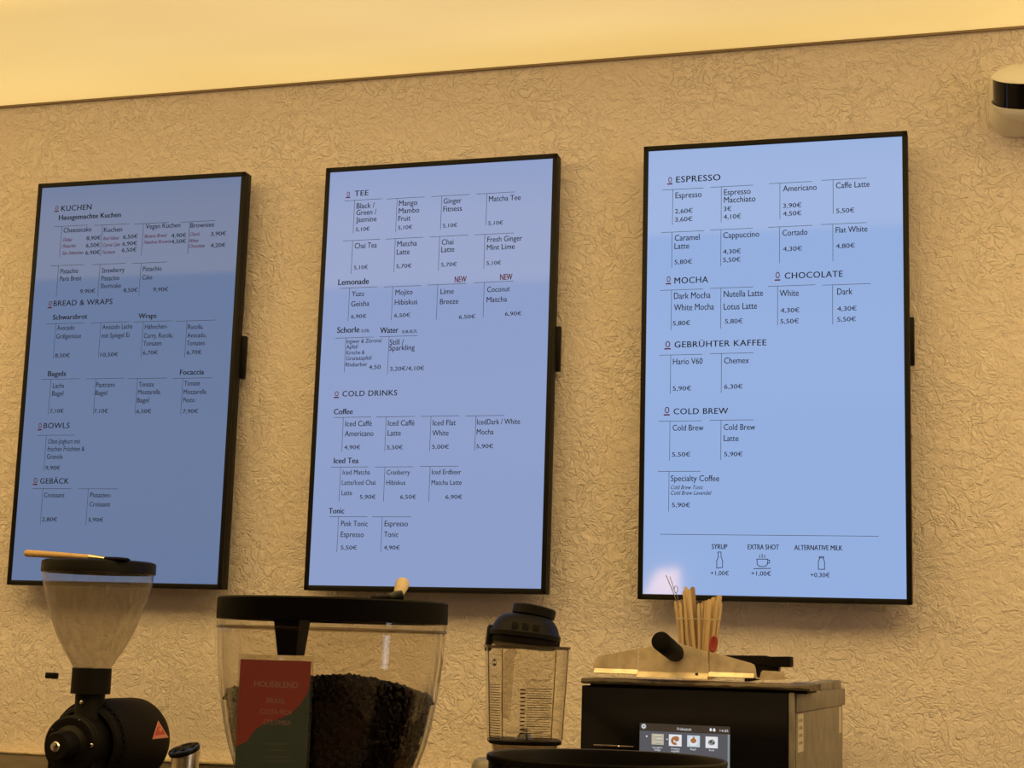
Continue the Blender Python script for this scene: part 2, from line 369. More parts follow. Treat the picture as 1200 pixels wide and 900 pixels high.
# text rows: (crop, cap height, style, material, [(text, x0, x1, baseline)...]); style r regular, b bold, h heading, i italic
TXT = [[
 (c1, 22, 'r', 0, [('Cheesecake',298,428,331),('Kuchen',487,572,329),('Vegan Kuchen',683,845,313),('Brownies',893,1003,308),
   ('Pistachio',283,367,523),('Paris Brest',281,381,558),('Strawberry',477,583,519),('Pistachio',475,559,556),('Shortcake',471,567,592),
   ('Pistachio',670,757,512),('Cake',667,714,551),('Avocado',267,349,788),('Grillgemüse',264,380,828),('Avocado Lachs',480,620,784),
   ('mit Spiegel Ei',477,606,824),('Hähnchen-',679,785,783),('Curry, Rucola,',675,810,825),('Tomaten',672,757,861),('Rucola,',881,952,783),
   ('Avocado,',878,967,823),('Tomaten',876,960,860)]),
 (c1, 18, 'r', 0, [('8,90€',405,472,366),('6,50€',403,468,400),('6,90€',400,468,434),('6,50€',577,645,360),('6,90€',574,642,392),('6,50€',571,640,422),
   ('4,90€',803,873,354),('4,50€',803,871,382),('3,90€',988,1060,346),('4,20€',987,1057,400),('9,90€',375,446,615),('8,50€',579,645,610),('9,90€',718,788,607)]),
 (c1, 16, 'i', 1, [('Dubai',295,338,372),('Pistachio',293,355,402),('San Sebastian',291,390,435),('Red Velvet',484,558,366),('Carrot Cake',482,563,397),('Tartlette',480,540,431),
   ('Banana Bread',677,782,355),('Hazelnut Brownie',674,803,384),('Classic',890,938,346),('White',888,930,377),('Chocolate',886,960,402)]),
 (c1, 25, 'h', 0, [('KUCHEN',287,428,230),('BREAD & WRAPS',251,526,675)]),
 (c1, 23, 'b', 0, [('Hausgemachte Kuchen',276,565,272),('Schwarzbrot',248,409,739),('Wraps',650,733,733)]),
 (c2, 24, 'b', 0, [('Bagels',225,309,164),('Focaccia',844,956,157)]),
 (c2, 25, 'h', 0, [('BOWLS',205,326,408),('GEBÄCK',188,322,667)]),
 (c2, 18, 'r', 0, [('8,50€',258,327,76),('10,50€',471,553,72),('6,70€',670,739,63),('6,70€',875,944,61),('7,10€',234,298,336),('7,10€',441,506,336),('6,50€',640,708,337),('7,90€',857,928,337),
   ('9,90€',213,282,602),('2,80€',197,268,843),('3,90€',413,484,845)]),
 (c2, 22, 'r', 0, [('Lachs',248,300,219),('Bagel',244,297,255),('Pastrami',451,537,215),('Bagel',447,502,252),('Tomate',651,721,213),('Mozzarella',647,751,249),('Bagel',643,698,287),
   ('Tomate',864,937,208),('Mozzarella',861,967,248),('Pesto',859,913,286),('Obst-Joghurt mit',226,376,480),('frischen Früchten &',222,396,515),('Granola',220,293,551),
   ('Croissant',207,302,731),('Pistazien-',423,522,731),('Croissant',419,516,774)]),
],[
 (c4, 24, 'r', 0, [('Black /',263,344,250),('Green /',262,352,280),('Jasmine',260,353,312),('Mango',455,538,238),('Mambo',454,547,272),('Fruit',452,507,307),('Ginger',657,739,228),('Fitness',656,740,264),
   ('Matcha Tee',863,1007,218),('Chai Tea',254,354,431),('Matcha',447,536,422),('Latte',445,503,459),('Chai',649,702,414),('Latte',647,706,448),('Fresh Ginger',856,1014,402),('Mint Lime',854,980,438),
   ('Yuzu',241,296,648),('Geisha',238,320,694),('Mojito',439,517,642),('Hibiskus',436,538,687),('Lime',644,703,638),('Breeze',641,724,684),('Coconut',855,958,629),('Matcha',853,945,675),
   ('Still /',413,477,868),('Sparkling',411,526,894)]),
 (c4, 17, 'r', 0, [('5,10€',259,322,353),('5,10€',451,515,345),('5,10€',654,719,336),('5,10€',860,927,325),('5,10€',251,314,526),('5,70€',443,512,520),('5,70€',646,717,513),('5,10€',852,918,506),
   ('6,90€',238,307,748),('6,50€',434,506,743),('6,50€',727,801,750),('6,90€',936,1011,736)]),
 (c4, 18, 'r', 0, [('Ingwer & Zitrone/',218,378,861),('Apfel/',216,270,886)]),
 (c4, 24, 'h', 0, [('TEE',254,316,193)]),
 (c4, 26, 'b', 0, [('Lemonade',180,318,597),('Schorle',175,275,814),('Water',370,452,815)]),
 (c4, 14, 'b', 0, [('0,33L',285,322,811),('0,4L/0,7L',470,538,815)]),
 (c4, 27, 'b', 1, [('NEW',708,761,585),('NEW',914,969,574)]),
 (c5, 14, 'r', 0, [('Kirsche &',168,232,47),('Granatapfel/',167,258,67),('Rhabarber',165,241,89),('4,50',247,288,98),('3,20€/4,10€',321,441,104),('4,90€',160,217,380),('5,50€',310,366,380),('5,00€',469,528,378),('5,90€',625,684,376),
   ('5,90€',215,271,554),('6,50€',357,413,554),('6,90€',516,575,554),('5,50€',148,205,732),('4,90€',299,356,732)]),
 (c5, 19, 'h', 0, [('COLD DRINKS',154,346,194)]),
 (c5, 19, 'b', 0, [('Coffee',124,190,257),('Iced Tea',124,210,429),('Tonic',106,160,605)]),
 (c5, 19, 'r', 0, [('Iced Caffé',164,257,299),('Americano',162,263,334),('Iced Caffé',314,407,297),('Latte',313,359,332),('Iced Flat',472,552,296),('White',470,527,332),('IcedDark / White',627,778,293),('Mocha',626,685,328),
   ('Pink Tonic',149,243,650),('Espresso',148,229,688),('Espresso',302,384,650),('Tonic',300,350,688)]),
 (c5, 17, 'r', 0, [('Iced Matcha',155,251,469),('Latte/Iced Chai',152,270,505),('Latte',151,188,541),('Cranberry',310,391,469),('Hibiskus',308,375,505),('Iced Erdbeer',468,571,468),('Matcha Latte',467,573,505)]),
],[
 (c6, 24, 'r', 0, [('Espresso',182,290,291),('Espresso',383,493,278),('Macchiato',383,513,310),('Americano',627,766,263),('Caffe Latte',846,985,250),('Caramel',179,282,467),('Latte',178,239,501),('Cappuccino',380,528,456),
   ('Cortado',625,728,446),('Flat White',845,976,434)]),
 (c6, 26, 'r', 0, [('Dark Mocha',176,327,708),('White Mocha',176,341,756),('Nutella Latte',382,544,700),('Lotus Latte',382,519,752),('White',613,692,697),('Dark',851,914,690)]),
 (c6, 18, 'r', 0, [('2,60€',180,253,354),('3,60€',180,252,388),('3€',382,413,344),('4,10€',381,453,377),('3,90€',627,703,331),('4,50€',627,703,364),('5,50€',847,922,352),('5,80€',178,251,564),('4,30€',379,452,521),('5,50€',379,451,555),
   ('4,30€',627,705,510),('4,80€',846,924,498),('5,80€',171,243,817),('5,80€',387,460,809),('4,30€',617,695,764),('5,50€',616,692,809),('4,30€',851,931,757),('5,50€',851,928,801)]),
 (c6, 25, 'h', 0, [('ESPRESSO',185,368,226),('MOCHA',178,317,644),('CHOCOLATE',634,874,624)]),
 (c7, 19, 'h', 0, [('GEBRÜHTER KAFFEE',140,438,48),('COLD BREW',137,314,265)]),
 (c7, 19, 'r', 0, [('Hario V60',135,231,103),('Chemex',301,382,100),('Cold Brew',134,234,318),('Cold Brew',300,402,316),('Latte',300,348,352),('Specialty Coffee',128,285,482)]),
 (c7, 14, 'r', 0, [('5,90€',134,194,188),('6,30€',301,361,182),('5,50€',132,191,402),('5,90€',301,361,401),('5,90€',131,191,566),('+1,00€',257,316,787),('+1,00€',389,453,788),('+0,30€',581,644,793)]),
 (c7, 13, 'i', 0, [('Cold Brew Tonic',128,233,508),('Cold Brew Lavendel',128,260,526)]),
 (c7, 16, 'b', 0, [('SYRUP',261,311,702),('EXTRA SHOT',378,479,703),('ALTERNATIVE MILK',529,685,705)]),
]]
LOGO = [[(c1,258,275,226,20),(c1,227,244,676,24),(c2,179,196,408,25),(c2,157,176,664,24)],
        [(c4,217,234,194,20),(c5,126,141,193,17)],
        [(c6,151,169,226,22),(c6,145,163,638,24),(c6,595,615,622,26),(c7,109,127,47,19),(c7,107,124,261,20)]]
LIN = [[(c1,[(255,301,411,297),(290,301,280,447),(443,296,605,290),(482,295,470,440),(632,290,790,283),(672,289,664,438),(848,281,1008,275),(890,280,880,430),
   (238,486,393,481),(274,485,265,630),(430,481,588,474),(470,480,458,627),(620,474,782,469),(662,473,652,624),
   (215,759,395,754),(263,757,250,920),(427,754,606,748),(473,753,462,917),(628,749,806,744),(672,748,662,917),(828,745,1013,741),(876,744,867,915)]),
  (c2,[(195,178,370,176),(238,178,228,343),(404,176,582,173),(450,176,438,343),(600,175,783,173),(645,174,634,343),(810,174,997,171),(857,173,848,342),
   (175,441,350,440),(217,441,207,607),(155,690,332,691),(202,690,189,860),(370,691,551,692),(414,692,403,862)])],
 [(c4,[(210,214,377,206),(255,212,247,362),(400,206,571,197),(447,204,440,355),(604,195,775,186),(650,192,643,345),(808,184,981,174),(855,182,849,323),
   (203,397,370,388),(247,395,237,545),(395,388,565,380),(440,386,431,537),(596,379,769,369),(641,377,633,530),(798,370,976,359),(846,367,839,522),
   (188,611,357,605),(231,609,225,760),(388,606,554,598),(427,604,421,755),(585,596,760,590),(632,594,624,752),(797,587,974,578),(841,584,838,742),
   (168,837,340,833),(215,835,206.5,991),(367,831,538,826),(410,830,404,1000)]),
  (c5,[(125,268,255,266),(158,268,151,388),(273,266,407,264),(309,266,302,385),(430,264,564,262),(466,264,460,386),(588,263,723,260),(624,262,619,384),
   (114,442,244,442),(148,442,142,562),(270,442,402,441),(304,442,298,562),(428,440,562,439),(463,440,457,562),(108,616,241,617),(140,617,135,740),(259,617,395,617),(294,617,289,741)])],
 [(c6,[(128,257,297,248),(172,254,169,400),(327,246,502,236),(372,243,371,390),(570,232,746,220),(615,229,613,377),(788,217,970,207),(835,215,833,355),
   (124,433,299,425),(168,431,167,578),(326,423,501,414),(371,421,369,570),(567,412,748,402),(613,410,612,558),(785,401,971,390),(834,398,832,550),
   (120,673,295,665),(166,670,164,835),(325,664,502,657),(371,662,368,829),(565,656,760,648),(606,654,603,815),(790,651,988,643),(833,649,831,812)]),
  (c7,[(92,72,230,71),(128,72,126,198),(255,68,397,65),(293,68,291,195),(90,287,228,286),(125,287,124,414),(255,284,396,283),(291,284,290,413),(87,450,224,450),(122,450,121,580),(95,653,802,662)])]]
ICON = [(281,712,291,712,291,727,296,740,296,762,277,764,277,741,282,728,281,712),(407,735,443,735,441,752,434,759,416,759,409,752,407,735),(443,738,449,739,448,747,441,750),
        (398,766,452,765),(416,722,417,730),(424,718,425,730),(432,722,433,730),(610,727,624,727,623,733,627,743,627,768,607,768,607,742,611,733,610,727),(610,731,624,731)]
glyph_mesh({(t, st) for tv in TXT for (_, _, st, _, rows) in tv for (t, *_ ) in rows} | {('O', 'b')})
for ti, (sx, sz, rl, tl, colr, lab) in enumerate(SCREENS):
    c, s = math.cos(rl), math.sin(rl)
    A = Vector((c, -s*math.sin(tl), s*math.cos(tl))); B = Vector((-s, -c*math.sin(tl), c*math.cos(tl))); Nn = A.cross(B)
    O = Vector((sx, -.07-(SH/2)*math.sin(tl), sz))
    base = O - B*(SH/2+.011)
    t = thing('menu_screen', None, lab, 'screen', 'menu screens on the plaster wall', M=frame(base, A, B, Nn))
    dy = SH/2+.011                                    # local: x right, y up from the lower edge, z out of the wall
    def loc(px, py):
        d = ray(px, py); k = (O-CAM).dot(Nn)/d.dot(Nn); P = CAM+d*k-base; return P.dot(A), P.dot(B)
    b = .0105
    fr = MB()
    fr.box((-SW/2-b, -.0, -.032), (SW/2+b, SH+2*b+.001, -.001), .003)
    for lo, hi in (((-SW/2-b, 0, -.004), (-SW/2, SH+2*b+.001, .003)), ((SW/2, 0, -.004), (SW/2+b, SH+2*b+.001, .003)),
                   ((-SW/2-b, 0, -.004), (SW/2+b, b+.0005, .003)), ((-SW/2-b, SH+b+.0005, -.004), (SW/2+b, SH+2*b+.001, .003))):
        fr.box(lo, hi, .0012)
    fr.build('bezel', MT['bezel'], t)
    pm = mat('screen_panel', (.012, .013, .016), .05, spec=.2, emis=colr, estr=1)
    pd = MB().box((-SW/2, dy-SH/2, -.0008), (SW/2, dy+SH/2, 0)).build('display', pm, t)
    tagz = MB().box((.06, dy+.0, -.046), (SW/2+.0185, dy+.1, -.0325), .003).build('mount_box', MT['black'], t)
    MB().box((-.2, dy-.2, -.066), (.2, dy+.25, -.0325), .003).build('wall_bracket', MT['black'], t)
    mb = MB()
    def W_(px, fac=1): return px*fac/560
    for (cr, cap, st, mi, rows) in TXT[ti]:
        for (tx, x0, x1, yb) in rows:
            p0 = loc(*cr(x0, yb)); p1 = loc(*cr(x1, yb)); pc = loc(*cr(x0, yb-cap))
            # the line is level on the panel: take the height under its middle
            v = p0[1]
            put_text(mb, tx, st, p0[0], p1[0], v, pc[1]-p0[1], mi=mi)
    for (cr, x0, x1, yb, cap) in LOGO[ti]:
        p0 = loc(*cr(x0, yb)); p1 = loc(*cr(x1, yb)); pc = loc(*cr(x0, yb-cap)); hgt = pc[1]-p0[1]
        put_text(mb, 'O', 'b', p0[0]+.001, p1[0]-.001, p0[1], hgt, mi=1)
        put_line(mb, (p0[0], p0[1]-hgt*.28), (p1[0]-.001, p0[1]-hgt*.28), .0028, mi=1)
    for cr, rows in LIN[ti]:
        for (xa, ya, xb, yb) in rows:
            pa, pb = loc(*cr(xa, ya)), loc(*cr(xb, yb))
            if abs(pa[0]-pb[0]) > abs(pa[1]-pb[1]): m_ = (pa[1]+pb[1])/2; pa, pb = (pa[0], m_), (pb[0], m_)
            else: m_ = (pa[0]+pb[0])/2; pa, pb = (m_, pa[1]), (m_, pb[1])
            put_line(mb, pa, pb, .00095, mi=2)
    if ti == 2:
        for q in ICON:
            pts = [loc(*c7(q[i], q[i+1])) for i in range(0, len(q), 2)]
            for i in range(len(pts)-1): put_line(mb, pts[i], pts[i+1], .0014, n=.0005, mi=0)
    mb.build('menu_lettering', [MT['print'], MT['print_red'], MT['print_line']], pd, smooth=0)

# ------------------------------------------------------------------ motion sensor on the wall
sc = at(1219, 99, -.09)
t = thing('wall_sensor', (sc.x, 0, sc.z), 'white wall sensor with black window under the ceiling edge', 'sensor')
tilt = Matrix.Translation((0, -.085, .0)) @ Matrix.Rotation(R(31), 4, 'X')
MB().lathe([(0.002, .031), (.07, .031), (.088, .029), (.0945, .024), (.0945, .0235)], 64, M=tilt, cap0=True).build('cap', MT['white_plastic'], t)
MB().lathe([(.0915, .0245), (.0915, -.028)], 64, M=tilt).build('window', MT['black_gloss'], t)
MB().lathe([(.0945, -.0275), (.0945, -.032), (.09, -.044), (.075, -.055), (.04, -.062), (.002, -.063)], 64, M=tilt, cap1=True).build('base', MT['white_plastic'], t)
MB().loft([[(x, -.001, y-.005) for x, y in rounded_rect(.2, .15, .05, 8)], [(x*.98, -.03, y*.97-.005) for x, y in rounded_rect(.2, .15, .05, 8)],
           [(x*.8, -.075, y*.7-.01) for x, y in rounded_rect(.2, .15, .05, 8)]]).build('wall_plate', MT['white_plastic'], t)

# ------------------------------------------------------------------ small grinder at the wall
YG = -.36
g0 = at(108, 783, YG); SG = scale_at(g0)
gx = g0.x
t = thing('coffee_grinder', (gx, YG, .95), 'black bulk coffee grinder with conical clear hopper, at the left by the wall', 'coffee grinder')
def gz(py): return at(108, py, YG).z-.95
zt = gz(669); zb = gz(783)
prof = []
for py, hw in ((783, 21.5), (773, 27), (764, 33), (744, 43.5), (730, 49), (716, 54), (700, 59), (686, 62.5), (675, 64.2), (668, 64.8)):
    prof.append((hw/SG, gz(py)))
MB().lathe(prof, 72).build('hopper', MT['dusty'], t)
lid = MB().lathe([(.001, gz(657.5)), (62/SG, gz(657.5)), (65.5/SG, gz(659)), (66.2/SG, gz(661)), (66.2/SG, gz(671.5)), (65.2/SG, gz(672)), (65/SG, gz(668)), (.001, gz(668))], 72)
lid.build('lid', MT['black'], t)
MB().lathe([(.001, gz(783)), (22.6/SG, gz(783)), (22.8/SG, gz(813)), (17/SG, gz(813.5)), (.001, gz(813.5))], 48).build('collar', MT['black_paint'], t)
MB().lathe([(17/SG, gz(813.4)), (17/SG, gz(838)), (20/SG, gz(846)), (22/SG, gz(860))], 48).build('throat', MT['black_paint'], t)
# shutter lever
lv = at(84, 795.5, YG); q0 = at(66, 795, YG); q1 = at(54, 791.5, YG)
def L(P, o=(gx, YG, .95)): return Vector(P)-Vector(o)
le = MB().tube([L(lv)+Vector((.01, 0, 0)), L(at(62, 795.2, YG))], .0012, 8).build('shutter_lever', MT['steel'], t)
MB().box(L(at(54, 795, YG))-Vector((0, .006, 0)), L(at(67.5, 788.5, YG))+Vector((0, .006, 0)), .002).build('lever_knob', MT['black'], le)
zm = gz(872)
Ry = lambda y, z=zm: Matrix.Translation((0, y, z)) @ Matrix.Rotation(R(90), 4, 'X')      # lathe axis z -> -y
mo = MB().lathe([(.001, -.205), (.07, -.204), (.083, -.197), (.089, -.183), (.09, -.17), (.09, -.012), (.086, -.004), (.001, -.004)], 64, M=Ry(0))
mo.build('motor_housing', MT['black_paint'], t)
ring = MB().lathe([(.07, -.02), (.079, -.02), (.081, -.016), (.081, .004), (.077, .012), (.07, .014)], 64, M=Ry(0))
for k in range(36):
    a = 2*math.pi*k/36
    ring.box((-.003, .0805, -.012), (.003, .084, .002), M=Ry(0) @ Matrix.Rotation(a, 4, 'Z'))
ring.build('collar_ring', MT['black_paint'], t)
MB().lathe([(.058, -.01), (.058, .04), (.060, .042), (.060, .052), (.056, .056), (.001, .056)], 64, M=Ry(0)).build('grinding_head', MT['black_paint'], t)
dial = MB().lathe([(.057, .0565), (.0595, .0575), (.0595, .063), (.055, .067), (.001, .067)], 64, M=Ry(0))
for k in range(60):
    a = 2*math.pi*k/60
    dial.box((-.0006, .040, .0671), (.0006, .053 if k % 5 == 0 else .049, .0677), M=Ry(0) @ Matrix.Rotation(a, 4, 'Z'))
dl = dial.build('adjustment_dial', MT['black_paint'], t)
MB().lathe([(.040, .0672), (.034, .070), (.0295, .074), (.0285, .11), (.026, .116), (.001, .117)], 48, M=Ry(0)).build('front_boss', MT['black'], t)
MB().lathe([(.0105, .117), (.0105, .119), (.0085, .1215), (.001, .1225)], 32, M=Ry(0)).build('cap_screw', MT['chrome'], t)
for (dx, dz, rr) in ((.052, .002, .004), (.02, .051, .0015), (-.04, .03, .0015)):
    MB().lathe([(rr, .0672), (rr, .0692), (rr*.6, .0702), (.0005, .0702)], 16, M=Matrix.Translation((dx, 0, dz)) @ Ry(0)).build('bolt', MT['chrome'], t)
MB().lathe([(.004, 0), (.004, .002), (.002, .003), (.0005, .003)], 16, M=Matrix.Translation((-.0, -.0305, gz(823))) @ Matrix.Rotation(R(90), 4, 'X')).build('bolt', MT['chrome'], t)
MB().loft([[(-.055, -.05, .06), (.055, -.05, .06), (.055, .14, .06), (-.055, .14, .06)], [(-.05, -.06, zm-.02), (.05, -.06, zm-.02), (.05, .13, zm-.02), (-.05, .13, zm-.02)]]).build('stand', MT['black_paint'], t)
MB().box((-.1, -.12, 0), (.1, .2, .06), .01).build('foot', MT['black_paint'], t)
MB().loft([[(-.035, -.105, zm-.11), (.03, -.105, zm-.11), (.03, -.06, zm-.11), (-.035, -.06, zm-.11)], [(-.04, -.066, zm-.05), (.04, -.066, zm-.05), (.04, -.045, zm-.05), (-.04, -.045, zm-.05)]]).build('chute', MT['black_paint'], t)
# triangular emblem on the round of the motor housing
def on_motor(px, py, off):
    d = ray(px, py); o = CAM-Vector((gx, YG, .95+zm))
    a = d.x**2+d.z**2; bq = 2*(o.x*d.x+o.z*d.z); cq = o.x**2+o.z**2-(.09+off)**2
    k = (-bq-math.sqrt(max(bq*bq-4*a*cq, 0)))/(2*a); return o+d*k+Vector((0, 0, zm))
def tri_patch(mb, V, off, mi, n=6):
    idx = {}; vs = []; fs = []
    for i in range(n+1):
        for j in range(n+1-i):
            a, b_ = i/n, j/n; p = [V[0][k]*(1-a-b_)+V[1][k]*a+V[2][k]*b_ for k in (0, 1)]
            idx[i, j] = len(vs); vs.append(on_motor(p[0], p[1], off))
    for i in range(n):
        for j in range(n-i):
            fs.append([idx[i, j], idx[i+1, j], idx[i, j+1]])
            if i+j < n-1: fs.append([idx[i+1, j], idx[i+1, j+1], idx[i, j+1]])
    mb.add(vs, fs, mi)
em = MB(); cT = crop(4.8, 0, 750)
V = [cT(890, 453), cT(949, 549), cT(857, 558)]
tri_patch(em, V, .0006, 1)
cen = [sum(v[k] for v in V)/3 for k in (0, 1)]
tri_patch(em, [tuple(cen[k]+(v[k]-cen[k])*.8 for k in (0, 1)) for v in V], .0011, 0)
bb = [cT(872, 538), cT(934, 531), cT(868, 550), cT(940, 543)]
for a, b_, c_ in ((0, 1, 2), (1, 3, 2)): tri_patch(em, [bb[a], bb[b_], bb[c_]], .0016, 1, 2)
for a in ((cT(890, 500), cT(913, 497), cT(903, 518)), (cT(884, 482), cT(890, 470), cT(893, 492)), (cT(896, 468), cT(903, 480), cT(897, 492)), (cT(905, 484), cT(913, 492), cT(905, 500))):
    tri_patch(em, a, .0016, 1, 2)
em.build('emblem', [MT['emblem_red'], MT['emblem_pink']], t)

# brush lying on that grinder's lid
def brush(name_label, h0, h1, f1, b1, hr, group=None, mats=('wood', 'brass', 'black_soft'), flat=.35):
    h0, h1, f1, b1 = map(Vector, (h0, h1, f1, b1)); o = h1.copy()
    t = thing('brush', o, name_label, 'brush')
    d = h1-h0
    pts = [h0+d*k-o for k in (0, .015, .05, .3, .6, .85, 1)]
    MB().tube(pts, [hr*.5, hr*.85, hr, hr*.95, hr*.82, hr*.66, hr*.7], 16).build('handle', MT[mats[0]], t)
    dd = (f1-h1).normalized(); side = dd.cross(Vector((0, 0, 1))).normalized(); up = side.cross(dd)
    def oval(c, a, b_): return [c-o+side*a*math.cos(2*math.pi*k/20)+up*b_*math.sin(2*math.pi*k/20) for k in range(20)]
    MB().loft([oval(h1-dd*.004, hr*.85, hr*.8), oval(h1+dd*.003, hr*1.0, hr*.8), oval(h1+(f1-h1)*.5, hr*1.2, hr*.7), oval(f1, hr*1.5, hr*.55)]).build('ferrule', MT[mats[1]], t)
    MB().loft([oval(f1, hr*1.45, hr*.5), oval(f1+(b1-f1)*.5, hr*1.7, hr*.6), oval(f1+(b1-f1)*.93, hr*1.75, hr*.5), oval(b1, hr*1.4, hr*.3)]).build('bristles', MT[mats[2]], t)
    return t
brush('wooden handled brush lying across the small grinder lid', at(29, 648.2, YG-.075), at(107, 652.8, YG-.075), at(125, 654.5, YG-.075), at(150, 656, YG-.07), .0074)

# ------------------------------------------------------------------ tall steel canister
cp = at(216.5, 876, -.56); s_ = scale_at(cp)
t = thing('steel_canister', (cp.x, cp.y, .95), 'slim steel canister with shiny black cap standing beside the small grinder', 'canister')
h = cp.z-.95; r_ = 18/s_

capM = Matrix.Translation((0, 0, h-.006)) @ Matrix.Rotation(R(19), 4, 'X') @ Matrix.Rotation(R(-9), 4, 'Y')
MB().lathe([(r_*.96, -.003), (r_*1.02, -.002), (r_*1.04, .003), (r_*1.0, .0055), (r_*.8, .006), (r_*.74, .0035), (r_*.3, .003), (.0008, .0055)], 48, M=capM, cap0=True).build('cap', MT['black_gloss'], t)
def circ(r0, z, Mx=None): return [(Mx @ Vector((r0*math.cos(2*math.pi*k/48), r0*math.sin(2*math.pi*k/48), z)) if Mx else Vector((r0*math.cos(2*math.pi*k/48), r0*math.sin(2*math.pi*k/48), z))) for k in range(48)]
MB().loft([circ(r_*.93, 0), circ(r_*.95, .003), circ(r_*.95, h-.06), circ(r_*.95, -.008, capM), circ(r_*.92, -.003, capM)]).build('body', MT['steel'], t)

# ------------------------------------------------------------------ large hopper grinder on the serving counter
YH = -2.0
hc = at(390.5, 716, YH); SHp = scale_at(hc); hx = hc.x
def hz(py): return at(390.5, py, YH).z-1.1
t = thing('espresso_grinder', (hx, YH, 1.1), 'large espresso grinder with wide clear hopper half full of beans, on the front counter', 'coffee grinder')
lr = 134.5/SHp
MB().lathe([(.001, hz(703)), (lr*.985, hz(703)), (lr, hz(705)), (lr, hz(728.5)), (lr*.99, hz(729)), (lr*.985, hz(727)), (.001, hz(727))], 96).build('lid', MT['black_soft'], t)
prof = [(.035, hz(985)), (.05, hz(960))]
for py, hw in ((935, 88), (900, 104.8), (874, 113.5), (849, 119.5), (813, 126), (772, 130.8), (745, 132), (738.5, 132.3), (736, 133.6), (729, 133.6)):
    prof.append((hw/SHp, hz(py)))
hp_ = MB().lathe(prof, 96).build('hopper', MT['hopper'], t)
MB().lathe([(r-.0042, z) for r, z in prof[2:-1]], 96).build('inner_wall', MT['hopper'], hp_)
MB().lathe([(132.5/SHp, hz(739.5)), (134/SHp, hz(738.8)), (134/SHp, hz(737)), (132.5/SHp, hz(736.4))], 96).build('hopper_rim', MT['jar_edge'], t)
# tapered feed cone under the lid
pt = L(at(342, 736, YH+.02), (hx, YH, 1.1)); pb = L(at(341, 768, YH+.02), (hx, YH, 1.1))
w0, w1 = 16.5/SHp, 12/SHp
MB().loft([[(pt.x-w0, pt.y-w0, hz(727.5)), (pt.x+w0, pt.y-w0, hz(727.5)), (pt.x+w0, pt.y+w0, hz(727.5)), (pt.x-w0, pt.y+w0, hz(727.5))],
           [(pb.x-w1, pb.y-w1, pb.z), (pb.x+w1, pb.y-w1, pb.z), (pb.x+w1, pb.y+w1, pb.z), (pb.x-w1, pb.y+w1, pb.z)]]).build('lid_plug', MT['black'], t)
bz = hz(985)
MB().lathe([(.001, bz-.012), (.06, bz-.012), (.06, bz+.004), (.036, bz+.006)], 48, cap0=False).build('hopper_collar', MT['black'], t)
MB().loft([[(x, y, z) for x, y in rounded_rect(.17, .2, .03)] for z in (.012, .2, bz-.012)]).build('body', MT['black_paint'], t)
MB().loft([[(x, y, z) for x, y in rounded_rect(.19, .26, .03)] for z in (0, .012)]).build('foot', MT['black'], t)
# coffee beans inside: a heap whose top falls to the right
def hop_r(z):
    for (r0, z0), (r1, z1) in zip(prof, prof[1:]):
        if z0 <= z <= z1: return r0+(r1-r0)*(z-z0)/(z1-z0)
    return prof[-1][0]
vd = Vector((CAM.x-hx, CAM.y-YH, 0)).normalized(); rd = Vector((-vd.y, vd.x, 0))      # towards the viewer, and to the right
def heap(x, y):                         # local height of the bean surface
    p = Vector((x, y, 0)); a = p.dot(rd)/.1; e = p.length/.1
    return hz(798) + .0015*math.sin(5*a) - 0.0165*max(a-.15, 0)**1.3 - .001*e*e - .026*max(-a-.35, 0)
beans = MB()
zs = [bz+.015+(hz(820)-bz-.015)*k/6 for k in range(7)]
core = [[((hop_r(z)-.0085)*math.cos(2*math.pi*k/40), (hop_r(z)-.0085)*math.sin(2*math.pi*k/40), z) for k in range(40)] for z in zs]
rt = hop_r(zs[-1])-.0085
for f in (.85, .6, .3, .02):
    core.append([(rt*f*math.cos(2*math.pi*k/40), rt*f*math.sin(2*math.pi*k/40), heap(rt*f*math.cos(2*math.pi*k/40), rt*f*math.sin(2*math.pi*k/40))-.006) for k in range(40)])
beans.loft(core)
bv = []; bf = []
nu, nv = 8, 5
for i in range(nv+1):
    th = math.pi*i/nv
    for k in range(nu):
        ph = 2*math.pi*k/nu; y = math.sin(th)*math.sin(ph)
        bv.append(Vector((math.cos(th)*.0044, math.sin(th)*math.cos(ph)*.0031, max(y, -.25)*.0026 - (.0007 if y < -.2 and abs(math.cos(ph)) < .4 else 0))))
for i in range(nv):
    for k in range(nu): bf.append([i*nu+k, i*nu+(k+1) % nu, (i+1)*nu+(k+1) % nu, (i+1)*nu+k])
def rnd_rot(): return Matrix.Rotation(random.uniform(0, 6.28), 4, 'Z') @ Matrix.Rotation(random.uniform(0, 6.28), 4, 'X') @ Matrix.Rotation(random.uniform(0, 6.28), 4, 'Y')
for k in range(2000):                   # against the hopper wall
    a = random.uniform(0, 2*math.pi); z = random.uniform(hz(905), hz(793))
    r = hop_r(z)-.0088
    if z > heap(r*math.cos(a), r*math.sin(a)): continue
    beans.add(bv, bf, 0, Matrix.Translation((r*math.cos(a), r*math.sin(a), z)) @ rnd_rot())
for k in range(1700):                   # on top of the heap
    a = random.uniform(0, 2*math.pi); r = math.sqrt(random.random())*.091
    x, y = r*math.cos(a), r*math.sin(a)
    beans.add(bv, bf, 0, Matrix.Translation((x, y, heap(x, y)+random.uniform(-.005, .002))) @ rnd_rot())
o = MB(); o.v = [p+Vector((hx, YH, 1.1)) for p in beans.v]; o.f = beans.f; o.mi = beans.mi
tag(o.build('coffee_beans', MT['beans'], origin=(hx, YH, 1.1+bz), smooth=60), 'dark roasted coffee beans heaped inside the large clear hopper', 'coffee beans', kind='stuff')
